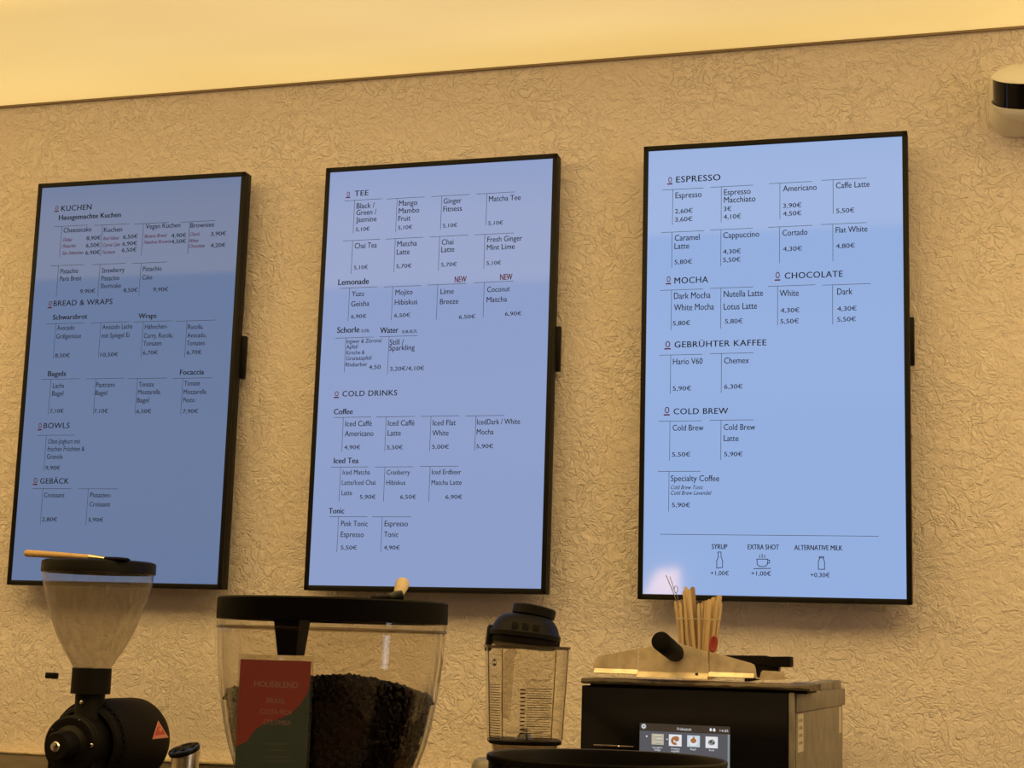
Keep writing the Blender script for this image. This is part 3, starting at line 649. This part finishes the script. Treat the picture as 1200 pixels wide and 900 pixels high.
# brush resting on the lid, its wooden handle end pointing up at the back
hb = at(472, 683.5, YH+.03)
brush('brush with a stubby wooden handle resting on the large hopper lid', hb, at(466, 699, YH+.0), at(455, 700.5, YH-.005), at(437, 701.5, YH-.01), .0064, mats=('wood_handle', 'black', 'black_soft'))

# laminated card in front of the hopper
YC = YH-.1075
cA = at(282, 773, YC); cB = at(364.7, 774.3, YC)
d = (cB-cA); d.z = 0; wC = d.length; A = d.normalized(); Bv = Vector((0, 0, 1)); Nc = A.cross(Bv)   # Nc points to the viewer
Hc = .135; O = Vector((cA.x, cA.y, (cA.z+cB.z)/2-Hc))
t = thing('sign_card', None, 'laminated red and green HOUSBLEND card on the large hopper', 'sign', M=frame(O, A, Bv, Nc))
MB().box((-.0022, -.003, -.0008), (wC+.002, Hc+.0042, -.0002)).build('laminate', MT['jar'], t)
pr = MB()
cC = crop(3.913, 240, 670)
def lc(x, y):
    p = cC(x, y); dd = ray(*p); k = (O-CAM).dot(Nc)/dd.dot(Nc); P = CAM+dd*k-O; return P.dot(A), P.dot(Bv)
curve = [lc(*p) for p in ((490, 475), (486, 510), (475, 545), (458, 580), (430, 618), (395, 650), (355, 670), (310, 684), (270, 698), (235, 722), (210, 752), (192, 780), (180, 802))]
curve[0] = (wC, curve[0][1]); curve[-1] = (0, curve[-1][1])
cu = [(min(max(x, 0), wC), y) for x, y in curve]
red = [(0, Hc)]+[(0, cu[-1][1])]+cu[::-1][1:]+[(wC, Hc)]
def flatpoly(mb, poly, n, mi):
    bm = bmesh.new(); vs = [bm.verts.new((x, y, n)) for x, y in poly]; bm.faces.new(vs); bmesh.ops.triangulate(bm, faces=bm.faces[:])
    bm.verts.index_update(); mb.add([v.co.copy() for v in bm.verts], [[v.index for v in f.verts] for f in bm.faces], mi); bm.free()
pr.box((0, 0, -.0002), (wC, Hc, .0002), mi=1)
flatpoly(pr, red, .0003, 0)
CT = [('HOUSBLEND', 228, 428, 526, 26, 'r', 2), ('BRASIL', 285, 370, 601, 22, 'l', 2), ('COSTA RICA', 255, 400, 651, 22, 'l', 2), ('COLOMBIA', 270, 395, 699, 22, 'l', 2)]
glyph_mesh({(c_[0], c_[5]) for c_ in CT})
for tx, x0, x1, yb, cap, st, mi in CT:
    p0, p1, pc = lc(x0, yb), lc(x1, yb), lc(x0, yb-cap); put_text(pr, tx, st, p0[0], p1[0], p0[1], pc[1]-p0[1], n=.0005, mi=mi)
for x0, x1, y in ((285, 378, 790), (300, 368, 818), (280, 390, 849), (268, 408, 868)):
    k = x0
    while k < x1:
        w = random.uniform(5, 14); put_line(pr, lc(k, y), lc(min(k+w, x1), y), .0011, n=.0005, mi=3); k += w+4
pr.build('print', [MT['card_red'], MT['card_green'], MT['card_text'], MT['card_text2']], t, smooth=0)

# ------------------------------------------------------------------ black bin on the serving counter
YB = -2.02
tc_ = at(711, 886.5, YB); st_ = scale_at(tc_); rb = 140.5/st_
t = thing('black_bin', (tc_.x, YB, 1.1), 'round black open bin in front of the oven, cut off by the lower picture edge', 'bin')
hb_ = tc_.z-1.1
tiltB = Matrix.Rotation(R(.6), 4, 'Y')
MB().lathe([(.001, 0), (rb*.86, 0), (rb*.88, .004), (rb*.985, hb_-.02), (rb*.985, hb_-.003)], 96).build('body', MT['black'], t)
MB().lathe([(rb*.975, hb_-.006), (rb*1.0, hb_-.005), (rb*1.004, hb_-.0015), (rb*.995, hb_), (rb*.975, hb_-.0005), (rb*.965, hb_-.003), (rb*.955, hb_-.03), (rb*.85, .01), (.001, .01)], 96).build('rim', MT['bezel'], t)
# ------------------------------------------------------------------ blender with its loose lid
YJ = -.36
jc = at(617, 760, YJ); sj = scale_at(jc); jx = jc.x
def jz(py): return at(617, py, YJ).z-.95
t = thing('blender', (jx, YJ, .95), 'blender with clear measuring jar and loosely set black lid, left of the oven', 'blender')
vj = Vector((CAM.x-jx, CAM.y-YJ, 0)).normalized(); aj = math.atan2(vj.x, -vj.y)      # turn so that the flat side faces the guests
JM = Matrix.Rotation(aj+R(4), 4, 'Z')
def oct_(s, k=1.0, r_=.012):            # chamfered square with softened corners
    a, b_ = .052*s*k, .0785*s*k
    base = [(-a, -b_), (a, -b_), (b_, -a), (b_, a), (a, b_), (-a, b_), (-b_, a), (-b_, -a)]
    out = []
    for i, p in enumerate(base):
        p0 = Vector(base[i-1]); p1 = Vector(p); p2 = Vector(base[(i+1) % 8])
        q0 = p1+(p0-p1).normalized()*r_; q2 = p1+(p2-p1).normalized()*r_
        for u_ in (0, .25, .5, .75, 1): out.append(tuple(q0*(1-u_)**2+p1*2*u_*(1-u_)+q2*u_*u_))
    return out
zt, zb = jz(757.5), jz(868)
def ring_(s, z, k=1): return [(x, y, z) for x, y in oct_(s, k)]
jar = MB().loft([ring_(.86, zb), ring_(.885, zb+.006), ring_(.985, zt-.006), ring_(1.015, zt-.002), ring_(1.02, zt)], M=JM, cap0=False, cap1=False)
jr = jar.build('jar', MT['jar'], t)
MB().loft([ring_(1.0, zt-.005), ring_(1.025, zt-.004), ring_(1.025, zt+.001), ring_(.995, zt+.001), ring_(.98, zt-.005)], M=JM, cap0=False, cap1=False).build('jar_rim', MT['jar_edge'], jr)
# printed scales
mks = (MB(), MB())
def face_pt(u_, py, f):                 # f 0: front facet, 1: left chamfer; u_ along the facet
    z = jz(py); s = .885+(.985-.885)*(z-zb)/(zt-zb); a, b_ = .052*s, .0785*s
    if f == 0: return Vector((u_*a, -b_-.0006, z))
    p0 = Vector((-b_, -a, z)); p1 = Vector((-a, -b_, z)); n_ = Vector((-1, -1, 0)).normalized()*.0006
    return p0.lerp(p1, (u_+1)/2)+n_
def bar(u0, u1, py, h_, f):
    mks[f].add([face_pt(u0, py-h_/2, f), face_pt(u1, py-h_/2, f), face_pt(u1, py+h_/2, f), face_pt(u0, py+h_/2, f)], [[0, 1, 2, 3]], 0, JM)
c4b = crop(4.2875, 540, 690)
for k in range(23): bar(-.05 if k % 2 else -.05, .92 if k % 2 == 0 else .86, c4b(0, 497+k*11.6)[1], .85 if k % 4 == 0 else .6, 0)
for k in range(12): bar(-.3, -.1, c4b(0, 503+k*19.5)[1], 1.5, 0)
for k in range(22): bar(-.85, .75, c4b(0, 482+k*12.6)[1], .75, 1)
glyph_mesh({('MILLILITERS', 'b'), ('OUNCES', 'b')})
def facet_text(tx, u0, u1, py, cap_px, f):
    vs, fs, x0, x1 = _glyph[(tx, 'b')]; k = (u1-u0)/(x1-x0)
    mks[f].add([face_pt(u0+(p[0]-x0)*k, py-p[1]/CAPH*cap_px, f) for p in vs], fs, 0, JM)
facet_text('MILLILITERS', .1, .85, 797, 2.4, 0); facet_text('OUNCES', -.5, .45, 794, 2.4, 1)
for k in range(24):
    a0, a1 = 2*math.pi*k/24, 2*math.pi*(k+1)/24
    for rr, hh in ((.32, 4.2),):
        mks[1].add([face_pt(rr*math.cos(a0), 777+hh*math.sin(a0), 1), face_pt(rr*math.cos(a1), 777+hh*math.sin(a1), 1), face_pt(rr*.8*math.cos(a1), 777+hh*.82*math.sin(a1), 1), face_pt(rr*.8*math.cos(a0), 777+hh*.82*math.sin(a0), 1)], [[0, 1, 2, 3]], 0, JM)
bar(-.12, .12, 775, 2, 1); bar(-.15, .15, 779, 2, 1)
for m_, nm in zip(mks, ('millilitre_scale', 'ounce_scale')): m_.build(nm, MT['print'], jr, smooth=0)
for q in [oct_(1)[k] for k in (2, 7, 12, 37)]:
    MB().tube([(q[0]*.885, q[1]*.885, zb+.006), (q[0]*.985, q[1]*.985, zt-.006)], .0011, 8, M=JM).build('jar_corner', MT['jar_edge'], jr)
# clear handle behind the jar, blade unit, base
hp = [(-.022, .078, zt-.012), (-.024, .11, zt-.016), (-.026, .122, zt-.03), (-.028, .118, zt-.07), (-.03, .11, zb+.05), (-.03, .07, zb+.045)]
MB().tube(hp, [.009, .010, .011, .011, .010, .008], 14, M=JM).build('handle', MT['jar'], t)
MB().loft([ring_(.78, zb-.006), ring_(.86, zb-.004), ring_(.875, zb+.001), ring_(.85, zb+.003)], M=JM).build('jar_floor', MT['black'], t)
bl = MB().lathe([(.02, zb+.0035), (.014, zb+.008), (.007, zb+.016), (.007, zb+.022), (.001, zb+.024)], 24, M=JM)
for k in range(4):
    bl.box((.004, -.005, zb+.014), (.036, .005, zb+.016), .0008, M=JM @ Matrix.Rotation(R(90*k+25), 4, 'Z') @ Matrix.Translation((0, 0, 0)))
bl.build('blade', MT['steel'], t)
MB().loft([ring_(.72, zb-.03), ring_(.78, zb-.0062)], M=JM, cap1=False, cap0=False).build('jar_foot', MT['jar_edge'], t)
MB().loft([[(x, y, z) for x, y in rounded_rect(w_, w_*1.1, .02)] for w_, z in ((.2, 0), (.2, .2), (.17, .36), (.13, zb-.03))], M=JM).build('motor_base', MT['black'], t)
# lid, set askew
lc_ = L(at(613.5, 754, YJ), (jx, YJ, .95))
LM = Matrix.Translation(lc_) @ JM @ Matrix.Rotation(R(5.5), 4, 'Y') @ Matrix.Rotation(R(-4), 4, 'X')
def rr_(w_, z, r_=None): return [(x, y, z) for x, y in rounded_rect(w_, w_, r_ or w_*.36, 8)]
lidm = MB().loft([rr_(.118, -.006), rr_(.126, -.004), rr_(.128, .006), rr_(.136, .008), rr_(.137, .016), rr_(.130, .021), rr_(.120, .034), rr_(.106, .044), rr_(.09, .050), rr_(.074, .052)], M=LM)
for k in range(3): lidm.box((-.03+k*.02, -.0665, .010), (-.018+k*.02, -.055, .034), .002, M=LM)
ld_ = lidm.build('lid', MT['black'], t)
CM = LM @ Matrix.Translation((.012, 0, .048)) @ Matrix.Rotation(R(4.5), 4, 'Y')
MB().lathe([(.036, 0), (.037, .004), (.0415, .006), (.042, .021), (.0395, .0235), (.036, .0235), (.034, .019), (.022, .017), (.019, .021), (.001, .0215)], 40, M=CM).build('lid_cap', MT['black'], ld_)
for (dx, wdt) in ((-.072, .02), (.058, .016)):
    tb = MB().box((dx, -.022, -.022 if dx < 0 else -.002), (dx+wdt*.6, .022, .018 if dx > 0 else .026), .003, M=LM)
    tb.build('lid_tab', MT['black'], ld_)

# grey thermos jug half hidden behind the bin
YT = -.62
pj = at(584, 888.5, YT); rj = 32/scale_at(pj)
t = thing('thermos_jug', (pj.x, YT, .95), 'rounded grey steel jug peeping out left behind the round black bin', 'jug')
hj = pj.z-.95
MB().lathe([(.001, 0), (rj*.97, 0), (rj, .006), (rj, hj-.026), (rj*.96, hj-.012), (rj*.86, hj-.003), (rj*.7, hj), (.001, hj)], 48).build('body', MT['steel_side'], t)
MB().tube([(rj*.98, 0, hj-.05), (rj+.03, 0, hj-.055), (rj+.035, 0, hj-.12), (rj+.02, 0, hj-.2), (rj*.98, 0, hj-.21)], .008, 10).build('handle', MT['black'], t)

# ------------------------------------------------------------------ oven
OY = -.665
oL, oR = at(683.8, 800.3, OY), at(933.5, 811, OY)
ow = (oR-oL).length; oz = (oL.z+oR.z)/2-.95
OD = .56; OYAW = R(-2.6)
OM = Matrix.Translation((oL.x, OY, .95)) @ Matrix.Rotation(OYAW, 4, 'Z')
t = thing('oven', None, 'countertop oven with black glass front and lit touchscreen, steel side on the right', 'oven', M=OM)
gw = ow-.0095
def lo_(px, py, off=0.0):               # a pixel on the front face, in the oven's own axes
    n_ = (OM.to_3x3() @ Vector((0, -1, 0))); o_ = OM @ Vector((0, -.012-off, 0)); d_ = ray(px, py)
    k = (o_-CAM).dot(n_)/d_.dot(n_); return OM.inverted() @ (CAM+d_*k)
MB().box((.001, 0, .03), (ow-.001, OD, oz-.004), .004).build('body', MT['steel_side'], t)
for fx in (.02, ow-.05):
    for fy in (.03, OD-.06): MB().lathe([(.015, 0), (.015, .031)], 20, M=Matrix.Translation((fx+.015, fy+.015, 0)), cap0=True).build('foot', MT['black'], t)
MB().box((0, -.012, .04), (gw, .0, oz-.002), .003).build('front_glass', MT['black_gloss'], t)
MB().box((gw+.0005, -.010, .04), (ow, .0, oz-.002), .001).build('front_edge', MT['steel_side'], t)
MB().box((ow-.001, .002, oz-.034), (ow+.003, OD+.004, oz-.003), .001).build('side_rail', MT['steel_side'], t)
MB().box((ow-.001, .004, .04), (ow+.0012, OD-.03, oz-.035), .0005).build('side_panel', MT['steel_side'], t)
tv = MB()
for y0, y1, hh in ((.155, .27, .012), (.285, .43, .011), (.445, .54, .013)): tv.box((ow-.03, y0, oz-.0045), (ow-.001, y1, oz+hh), .002)
tv.build('top_vent', MT['steel_side'], t)
sk = MB().box((ow+.001, .018, oz-.098), (ow+.0018, .072, oz-.037), mi=0)
for k in range(4):
    for j in range(3): sk.box((ow+.0018, .026+j*.013, oz-.05-k*.012), (ow+.0021, .026+j*.013+random.uniform(.005, .011), oz-.045-k*.012), mi=1)
sk.build('sticker', [MT['sticker'], MT['sticker_ink']], t)
MB().box((ow+.001, OD-.07, oz-.085), (ow+.0016, OD-.034, oz-.036)).build('rear_label', MT['sticker'], t)
h0, h1 = lo_(696, 872), lo_(743, 875.5)
MB().box((h0.x, -.016, h1.z-.001), (h1.x, -.0115, h1.z+.0018), .0006).build('door_handle', MT['chrome'], t)
# touchscreen
tl, tr = lo_(749.9, 847.3), lo_(855.5, 851.6)
tsw = tr.x-tl.x; tsz = (tl.z+tr.z)/2
ts = MB().box((tl.x, -.0128, tsz-.15), (tr.x, -.0118, tsz)).build('touchscreen', MT['oven_ui'], t)
ui = MB(); cU = crop(8.571, 740, 810)
MU = Matrix.Translation((0, -.0128, 0)) @ Matrix.Rotation(R(90), 4, 'X')     # (x, z) of the front, n outwards
def uip(x, y): p = lo_(*cU(x, y)); return p.x, p.z
uim = MB()
def rect(x0, y0, x1, y1, n, mi):
    a, b_ = uip(x0, y0), uip(x1, y1); uim.add([(a[0], a[1], n), (b_[0], a[1], n), (b_[0], b_[1], n), (a[0], b_[1], n)], [[0, 1, 2, 3]], mi, MU)
def disc(x, y, r0, n, mi, a0=0, a1=360, ri=0, sq=1):
    c_ = uip(x, y); k = tsw/905
    for j in range(20):
        p, q = R(a0+(a1-a0)*j/20), R(a0+(a1-a0)*(j+1)/20)
        uim.add([(c_[0]+k*rr*math.cos(w), c_[1]+k*rr*sq*math.sin(w), n) for rr, w in ((ri, p), (r0, p), (r0, q), (ri, q))], [[0, 1, 2, 3]], mi, MU)
uim.add([(tl.x, tsz, .0002), (tr.x, tsz, .0002), (tr.x, tsz-.0123, .0002), (tl.x, tsz-.0123, .0002)], [[3, 2, 1, 0]], 5, MU)
uim.add([(tr.x-.0035, tsz-.0123, .0002), (tr.x, tsz-.0123, .0002), (tr.x, tsz-.15, .0002), (tr.x-.0035, tsz-.15, .0002)], [[3, 2, 1, 0]], 4, MU)
disc(125, 352, 27, .0004, 4); disc(125, 352, 19, .0005, 0); disc(125, 352, 9, .0006, 3)
tiles = [(205, 425, 325, 540, 6), (378, 432, 505, 555, 0), (562, 442, 688, 563, 1), (746, 454, 868, 575, 0)]
for x0, y0, x1, y1, mi in tiles: rect(x0, y0, x1, y1, .0004, mi)
for k in range(6): rect(222+random.uniform(0, 40), 440+k*16, 290+random.uniform(0, 28), 447+k*16, .0005, 4 if k % 2 else 0)
disc(440, 497, 42, .0006, 2, 30, 300, 16); disc(455, 478, 26, .0007, 2, 0, 360, 6)
disc(622, 503, 44, .0005, 0); disc(624, 497, 30, .0006, 2, sq=.8); disc(627, 468, 12, .0007, 2)
disc(806, 515, 36, .0005, 4, sq=.75); disc(798, 508, 12, .0006, 3); disc(825, 522, 10, .0006, 3); disc(812, 490, 8, .0006, 2)
disc(155, 452, 8, .0005, 0); disc(360, 482, 7, .0005, 0)
disc(798, 388, 13, .0005, 0); disc(833, 392, 13, .0005, 0); rect(826, 372, 838, 386, .0005, 0); rect(792, 370, 803, 384, .0005, 0)
UT = [('Frühstück', 462, 606, 391, 26), ('14:25', 890, 973, 406, 22), ('Laugen', 215, 310, 570, 18), ('Stange', 232, 292, 596, 18), ('Croissant', 398, 488, 583, 18), ('ungefüllt', 400, 485, 608, 18), ('Bagel', 595, 650, 590, 18), ('Rund', 782, 832, 600, 18)]
glyph_mesh({(u_[0], 'r') for u_ in UT})
for tx, x0, x1, yb, cap in UT:
    p0, p1, pc = uip(x0, yb), uip(x1, yb), uip(x0, yb-cap); vs, fs, a, b_ = _glyph[(tx, 'r')]
    uim.add([(p0[0]+(p[0]-a)*(p1[0]-p0[0])/(b_-a), p0[1]+p[1]*(pc[1]-p0[1])/CAPH, .0006) for p in vs], fs, 0, MU)
uim.build('touchscreen_icons', [MT['ui_white'], MT['ui_tile'], MT['ui_brown'], MT['ui_dark'], MT['ui_grey'], MT['oven_head'], MT['ui_tile_tan']], ts, smooth=0)

# weathered board on top of the oven
OTOP = .95+oz-.004
YBd = OY-.03
b0, b1 = at(681, 793, YBd), at(949, 805.5, YBd)
zb_ = OTOP+.0045
t = thing('serving_board', ((b0.x+b1.x)/2, YBd+.12, zb_), 'weathered grey brown board lying on top of the oven', 'board')
hw_ = (b1.x-b0.x)/2
bd = MB(); nseg = 40; rings = []
for i in range(nseg+1):
    x = -hw_+2*hw_*i/nseg; e = random.uniform(-.0022, .0022); f_ = random.uniform(-.0012, .0012)
    rings.append([(x, -.12+e, .0015), (x, -.1215+e, .005+f_), (x, -.12+e, .0085+f_*.5), (x, -.115, .0095), (x, .044, .0095), (x, .046, .007), (x, .044, 0), (x, -.1, 0)])
o = bd.loft(rings).build('plank', MT['board'], t)
MB().box((-hw_+.012, -.105, -.0042), (hw_-.006, .035, .0)).build('gap_shade', MT['black_soft'], t)  # dark sheet standing in for the shade in the gap under the board
BT = zb_+.0097

# steel paddle with black grip
YP = OY-.015
def pp(px, py, off=0): P = at(px, py, YP-off); return P
pbase = at(792, 791, YP)
t = thing('oven_paddle', (pbase.x, YP, BT), 'stainless oven paddle with thick black grip lying on the board over the oven', 'oven paddle')
def pxz(px, py, off=0.0): P = at(px, py, YP-off); return (P.x-pbase.x, max(P.z-BT, .0008))
Xv, Zv, Fv = Vector((1, 0, 0)), Vector((0, 0, 1)), Vector((0, -1, 0))
def plate(poly, t0, t1, name, off=0.0, parent=t, lip=None):
    m = MB().prism([pxz(x, y, off) for x, y in poly], (0, 0, 0), Xv, Zv, Fv, t0, t1)
    if lip: lip(m)
    return m.build(name, MT['steel_worn'], parent)
plate([(696, 786.5), (696, 778), (697.5, 773), (701, 769), (725, 764.5), (747.4, 760), (747.4, 788)], 0, .0018, 'left_wing')

plate([(832, 791), (832, 764.2), (850, 768.5), (880, 777), (884, 779), (885.5, 783), (886.5, 791), (888, 794.3), (886, 795.5), (884, 793.8)], 0, .0018, 'right_wing')
plate([(886, 795.5), (887.5, 794), (890.5, 794), (892, 787.5), (894, 785.6), (917, 787.2), (919.5, 789.5), (920, 796.5), (895, 797)], 0, .0018, 'end_stop')
c = [(748.5, 789), (749.5, 760), (772, 756.5), (794, 753.2), (829.5, 764), (830.5, 789)]
ce = MB().prism([pxz(x, y, .004) for x, y in c], (0, 0, 0), Xv, Zv, Fv, .003, .005)
zl = pxz(790, 788.5, .004)[1]
xa, xb_ = pxz(748.5, 789, .004)[0], pxz(830.5, 789, .004)[0]
prl = [(-.003, zl+.001), (-.005, zl+.001), (-.012, zl-.002), (-.017, max(zl-.0065, .001)), (-.019, max(zl-.008, .0005)), (-.0175, max(zl-.0082, .0004)), (-.010, zl-.004), (-.003, zl-.0008)]
ce.loft([[(x, y, z) for y, z in prl] for x in (xa, xa+.004, xb_-.004, xb_)])
ce.build('handle_plate', MT['steel_worn'], t)
# lips of the wings and the flat blade behind
for (x0, x1, y_) in ((697, 748, 786), (831, 884, 789.5)):
    a, b_ = pxz(x0, y_), pxz(x1, y_+ (2 if x0 > 800 else 0))
    zz = (a[1]+b_[1])/2
    MB().loft([[(x, y, z) for y, z in ((0, zz+.003), (-.002, zz+.003), (-.008, max(zz-.004, .001)), (-.0075, max(zz-.005, .0004)), (0, zz))] for x in (a[0], b_[0])]).build('front_lip', MT['steel_worn'], t)
e0, e1 = pxz(697, 787)[0], pxz(886, 792)[0]
MB().box((e0, 0, .0005), (e1, .045, .002)).build('blade', MT['steel_worn'], t)
q = at(792, 766, YP-.009); q2 = at(774, 751, YP-.125)
o_ = Vector((pbase.x, YP, BT)); a, b_ = q-o_, q2-o_; dr = (b_-a).normalized()
MB().tube([a-dr*.004, a+dr*.0, a+dr*.008, a+(b_-a)*.5, b_-dr*.004, b_-dr*.001, b_], [.011, .0135, .0148, .0154, .0156, .0146, .012], 32).build('grip', MT['black_soft'], t)
MB().lathe([(.0026, 0), (.0026, .001), (.001, .0015), (.0004, .0015)], 12, M=Matrix.Translation((pxz(816.5, 789.5, .012)[0], -.0115, pxz(816.5, 789.5, .012)[1]-.001)) @ Matrix.Rotation(R(60), 4, 'X')).build('rivet', MT['black'], t)

# black utensil lying behind the paddle
YU = OY+.095
u0, u1, u2 = at(838, 771, YU), at(903, 773.5, YU), at(928, 776, YU)
t = thing('tongs', (u1.x, YU, BT), 'flat black utensil lying behind the steel paddle, blocky end to the right', 'utensil')
o_ = Vector((u1.x, YU, BT))
def uz(px, py): P = at(px, py, YU)-o_; return P.x, P.z
def upl(poly, y0, y1, name, m='black'): return MB().prism([uz(*p) for p in poly], (0, 0, 0), Xv, Zv, Fv, -y1, -y0).build(name, MT[m], t)
upl([(851, 768), (898, 768.3), (903, 770.2), (905, 772.5), (905, 779), (886, 778.5), (851, 775)], -.014, .014, 'shaft')
upl([(902.5, 769.6), (926, 769.4), (928, 770.2), (928, 781), (926.5, 782), (904, 781.5), (902.5, 780)], -.02, .02, 'grip_block', 'black_soft')
zlow = uz(890, 781)[1]
MB().loft([[(uz(878, 0)[0], -.012, 0), (uz(914, 0)[0], -.012, zlow*.4), (uz(914, 0)[0], .012, zlow*.4), (uz(878, 0)[0], .012, 0)],
           [(uz(878, 0)[0], -.012, zlow+.004), (uz(916, 0)[0], -.012, zlow+.003), (uz(916, 0)[0], .012, zlow+.003), (uz(878, 0)[0], .012, zlow+.004)]]).build('rest', MT['black'], t)

# clear cup of wooden stirrers
YK = OY+.09
kp = at(818.5, 726, YK); sk_ = scale_at(kp); rk = 26.3/sk_
kz = kp.z-BT
t = thing('stirrer_cup', (kp.x, YK, BT), 'clear plastic cup holding wooden stirrers behind the steel paddle', 'cup')
MB().lathe([(.001, .001), (rk*.66, .001), (rk*.68, 0), (rk*.70, .003), (rk*.985, kz)], 48).build('wall', MT['clear'], t)
MB().lathe([(rk*.985, kz-.001), (rk*1.005, kz-.0012), (rk*1.012, kz), (rk*1.005, kz+.0012), (rk*.985, kz+.0008)], 48).build('rim', MT['clear_rim'], t)
sticks = [  # top x, top y, bottom x (px), width mm, tan?, depth in the cup
 (791.5, 704, 797, 6, 0, -.2), (795, 703.5, 799.5, 6, 0, .1), (798.5, 702.5, 803, 6, 1, .35), (801.5, 692, 806.5, 6, 0, -.35), (804.5, 689, 812, 6, 0, -.1),
 (803.5, 687.5, 811, 7, 0, .3), (807.5, 690.5, 814.5, 6, 0, -.4), (811.5, 687.5, 817, 9, 1, .15), (809, 692, 814, 6, 1, .45), (818.5, 707, 819.5, 5, 0, -.25),
 (822.5, 706.5, 822, 5, 0, .0), (824.5, 704, 823, 6, 1, .4), (828, 703.5, 824.5, 7, 0, -.3), (831.5, 702, 827, 9, 0, -.42), (835, 700, 829.5, 6, 0, .0),
 (836.5, 699.5, 830.5, 6, 0, -.2), (839.5, 698.5, 832.5, 6, 1, .2), (842, 698, 834.5, 6, 0, -.05), (844.5, 698, 836.5, 6, 0, .15), (845.5, 707, 838, 5, 0, -.2),
 (797, 706, 801, 5, 0, -.35), (840.5, 703, 833, 6, 0, -.35)]
def stick(i, tx, ty, bx, wmm, tan, dp):
    yt = YK+dp*rk*.8; yb_ = YK+dp*rk*.55
    T = at(tx, ty, yt); B_ = at(bx, 770, yb_)
    k = (BT+.003-T.z)/(B_.z-T.z); B_ = T+(B_-T)*k
    lim = rk*.6; off = Vector((B_.x-kp.x, B_.y-YK, 0))
    if off.length > lim: off *= lim/off.length; B_ = Vector((kp.x+off.x, YK+off.y, B_.z))
    Zs = (T-B_); Ln = Zs.length; Zs.normalize()
    th = random.uniform(-.9, .9); Xs = Vector((math.cos(th), math.sin(th), 0)); Xs = (Xs-Zs*Xs.dot(Zs)).normalized(); Ys = Zs.cross(Xs)
    w = wmm/1000*.46; pl = [(-w*.82, .0), (w*.82, 0), (w, .004), (w*.92, Ln*.5), (w, Ln-w*1.1)]
    pl += [(w*math.cos(a), Ln-w*1.1+w*1.1*math.sin(a)) for a in (.3, .65, 1.0, 1.3, 1.57, 1.84, 2.14, 2.49, 2.84)]+[(-w, Ln-w*1.1), (-w*.92, Ln*.5), (-w, .004)]
    m = MB().prism(pl, (0, 0, 0), (1, 0, 0), (0, 0, 1), (0, 1, 0), -.0007, .0007)
    o = m.build('coffee_stirrer', MT['stick_dark' if tan else 'stick'], smooth=30)
    o.matrix_world = frame(B_, Xs, Ys, Zs)
    if i in (5, 7): lab = {5: 'pale wooden stirrer with rounded tip, tallest of the left bunch in the cup', 7: 'broad tan wooden stirrer with rounded tip left of the gap in the bunch'}[i]
    else: lab = 'wooden coffee stirrer in the left bunch of the clear cup' if tx < 815 else 'wooden coffee stirrer in the right bunch of the clear cup'
    tag(o, lab, 'stirrer', 'wooden stirrers in the left bunch' if tx < 815 else 'wooden stirrers in the right bunch')
for i, a in enumerate(sticks): stick(i, *a)
# thin wire tool and red clip in the cup
w0, w1 = at(780.5, 674, YK-.01), at(797, 716, YK-.005)
wb = at(806, 755, YK-.005); wb.z = max(wb.z, BT+.004)
t = tag(MB().tube([w0, at(788.5, 693, YK-.01), w1, Vector((kp.x-.012, YK-.008, BT+.004))], .0007, 6)
  .tube([at(785, 675.5, YK-.012), at(787.5, 683, YK-.012), at(791, 694.5, YK-.01)]+[at(792.3+2.3*math.sin(a), 690.5-4*math.cos(a)*1.0, YK-.01) for a in [3.6-k*.6 for k in range(11)]]+[at(793.5, 697, YK-.01), at(798, 716, YK-.006), Vector((kp.x-.010, YK-.010, BT+.004))], .0006, 6)
  .build('wire_frother', MT['steel_side'], origin=(kp.x-.012, YK-.008, BT+.004)), 'thin wire tool with small loop sticking out of the stirrer cup', 'utensil')
rc = at(836, 754.5, YK-rk*.93)
pts = []
for k in range(25):
    a = 2*math.pi*k/24; sx_ = math.copysign(abs(math.cos(a))**.75, math.cos(a)); sz_ = math.copysign(abs(math.sin(a))**.85, math.sin(a))
    pts.append((.0048*sx_, 0, .0115*sz_))
sp = thing('red_spoon', None, 'red plastic piece with oval ring leaning on the stirrer cup', 'spoon', M=Matrix.Translation(rc) @ Matrix.Rotation(R(6), 4, 'Y') @ Matrix.Rotation(R(-7), 4, 'X'))
MB().tube(pts, .0024, 10, caps=False).build('ring', MT['red'], sp)
MB().loft([[(x*.8, y_, z*.9) for x, y_, z in [(p[0], v, p[2]) for p in pts[:-1]]] for v in (-.0006, .0006)]).build('web', MT['red'], sp)
MB().tube([(0, 0, -.0115), (.0003, .001, -.019), (.0005, .003, -.024)], [.002, .0022, .0012], 10).build('stem', MT['red'], sp)
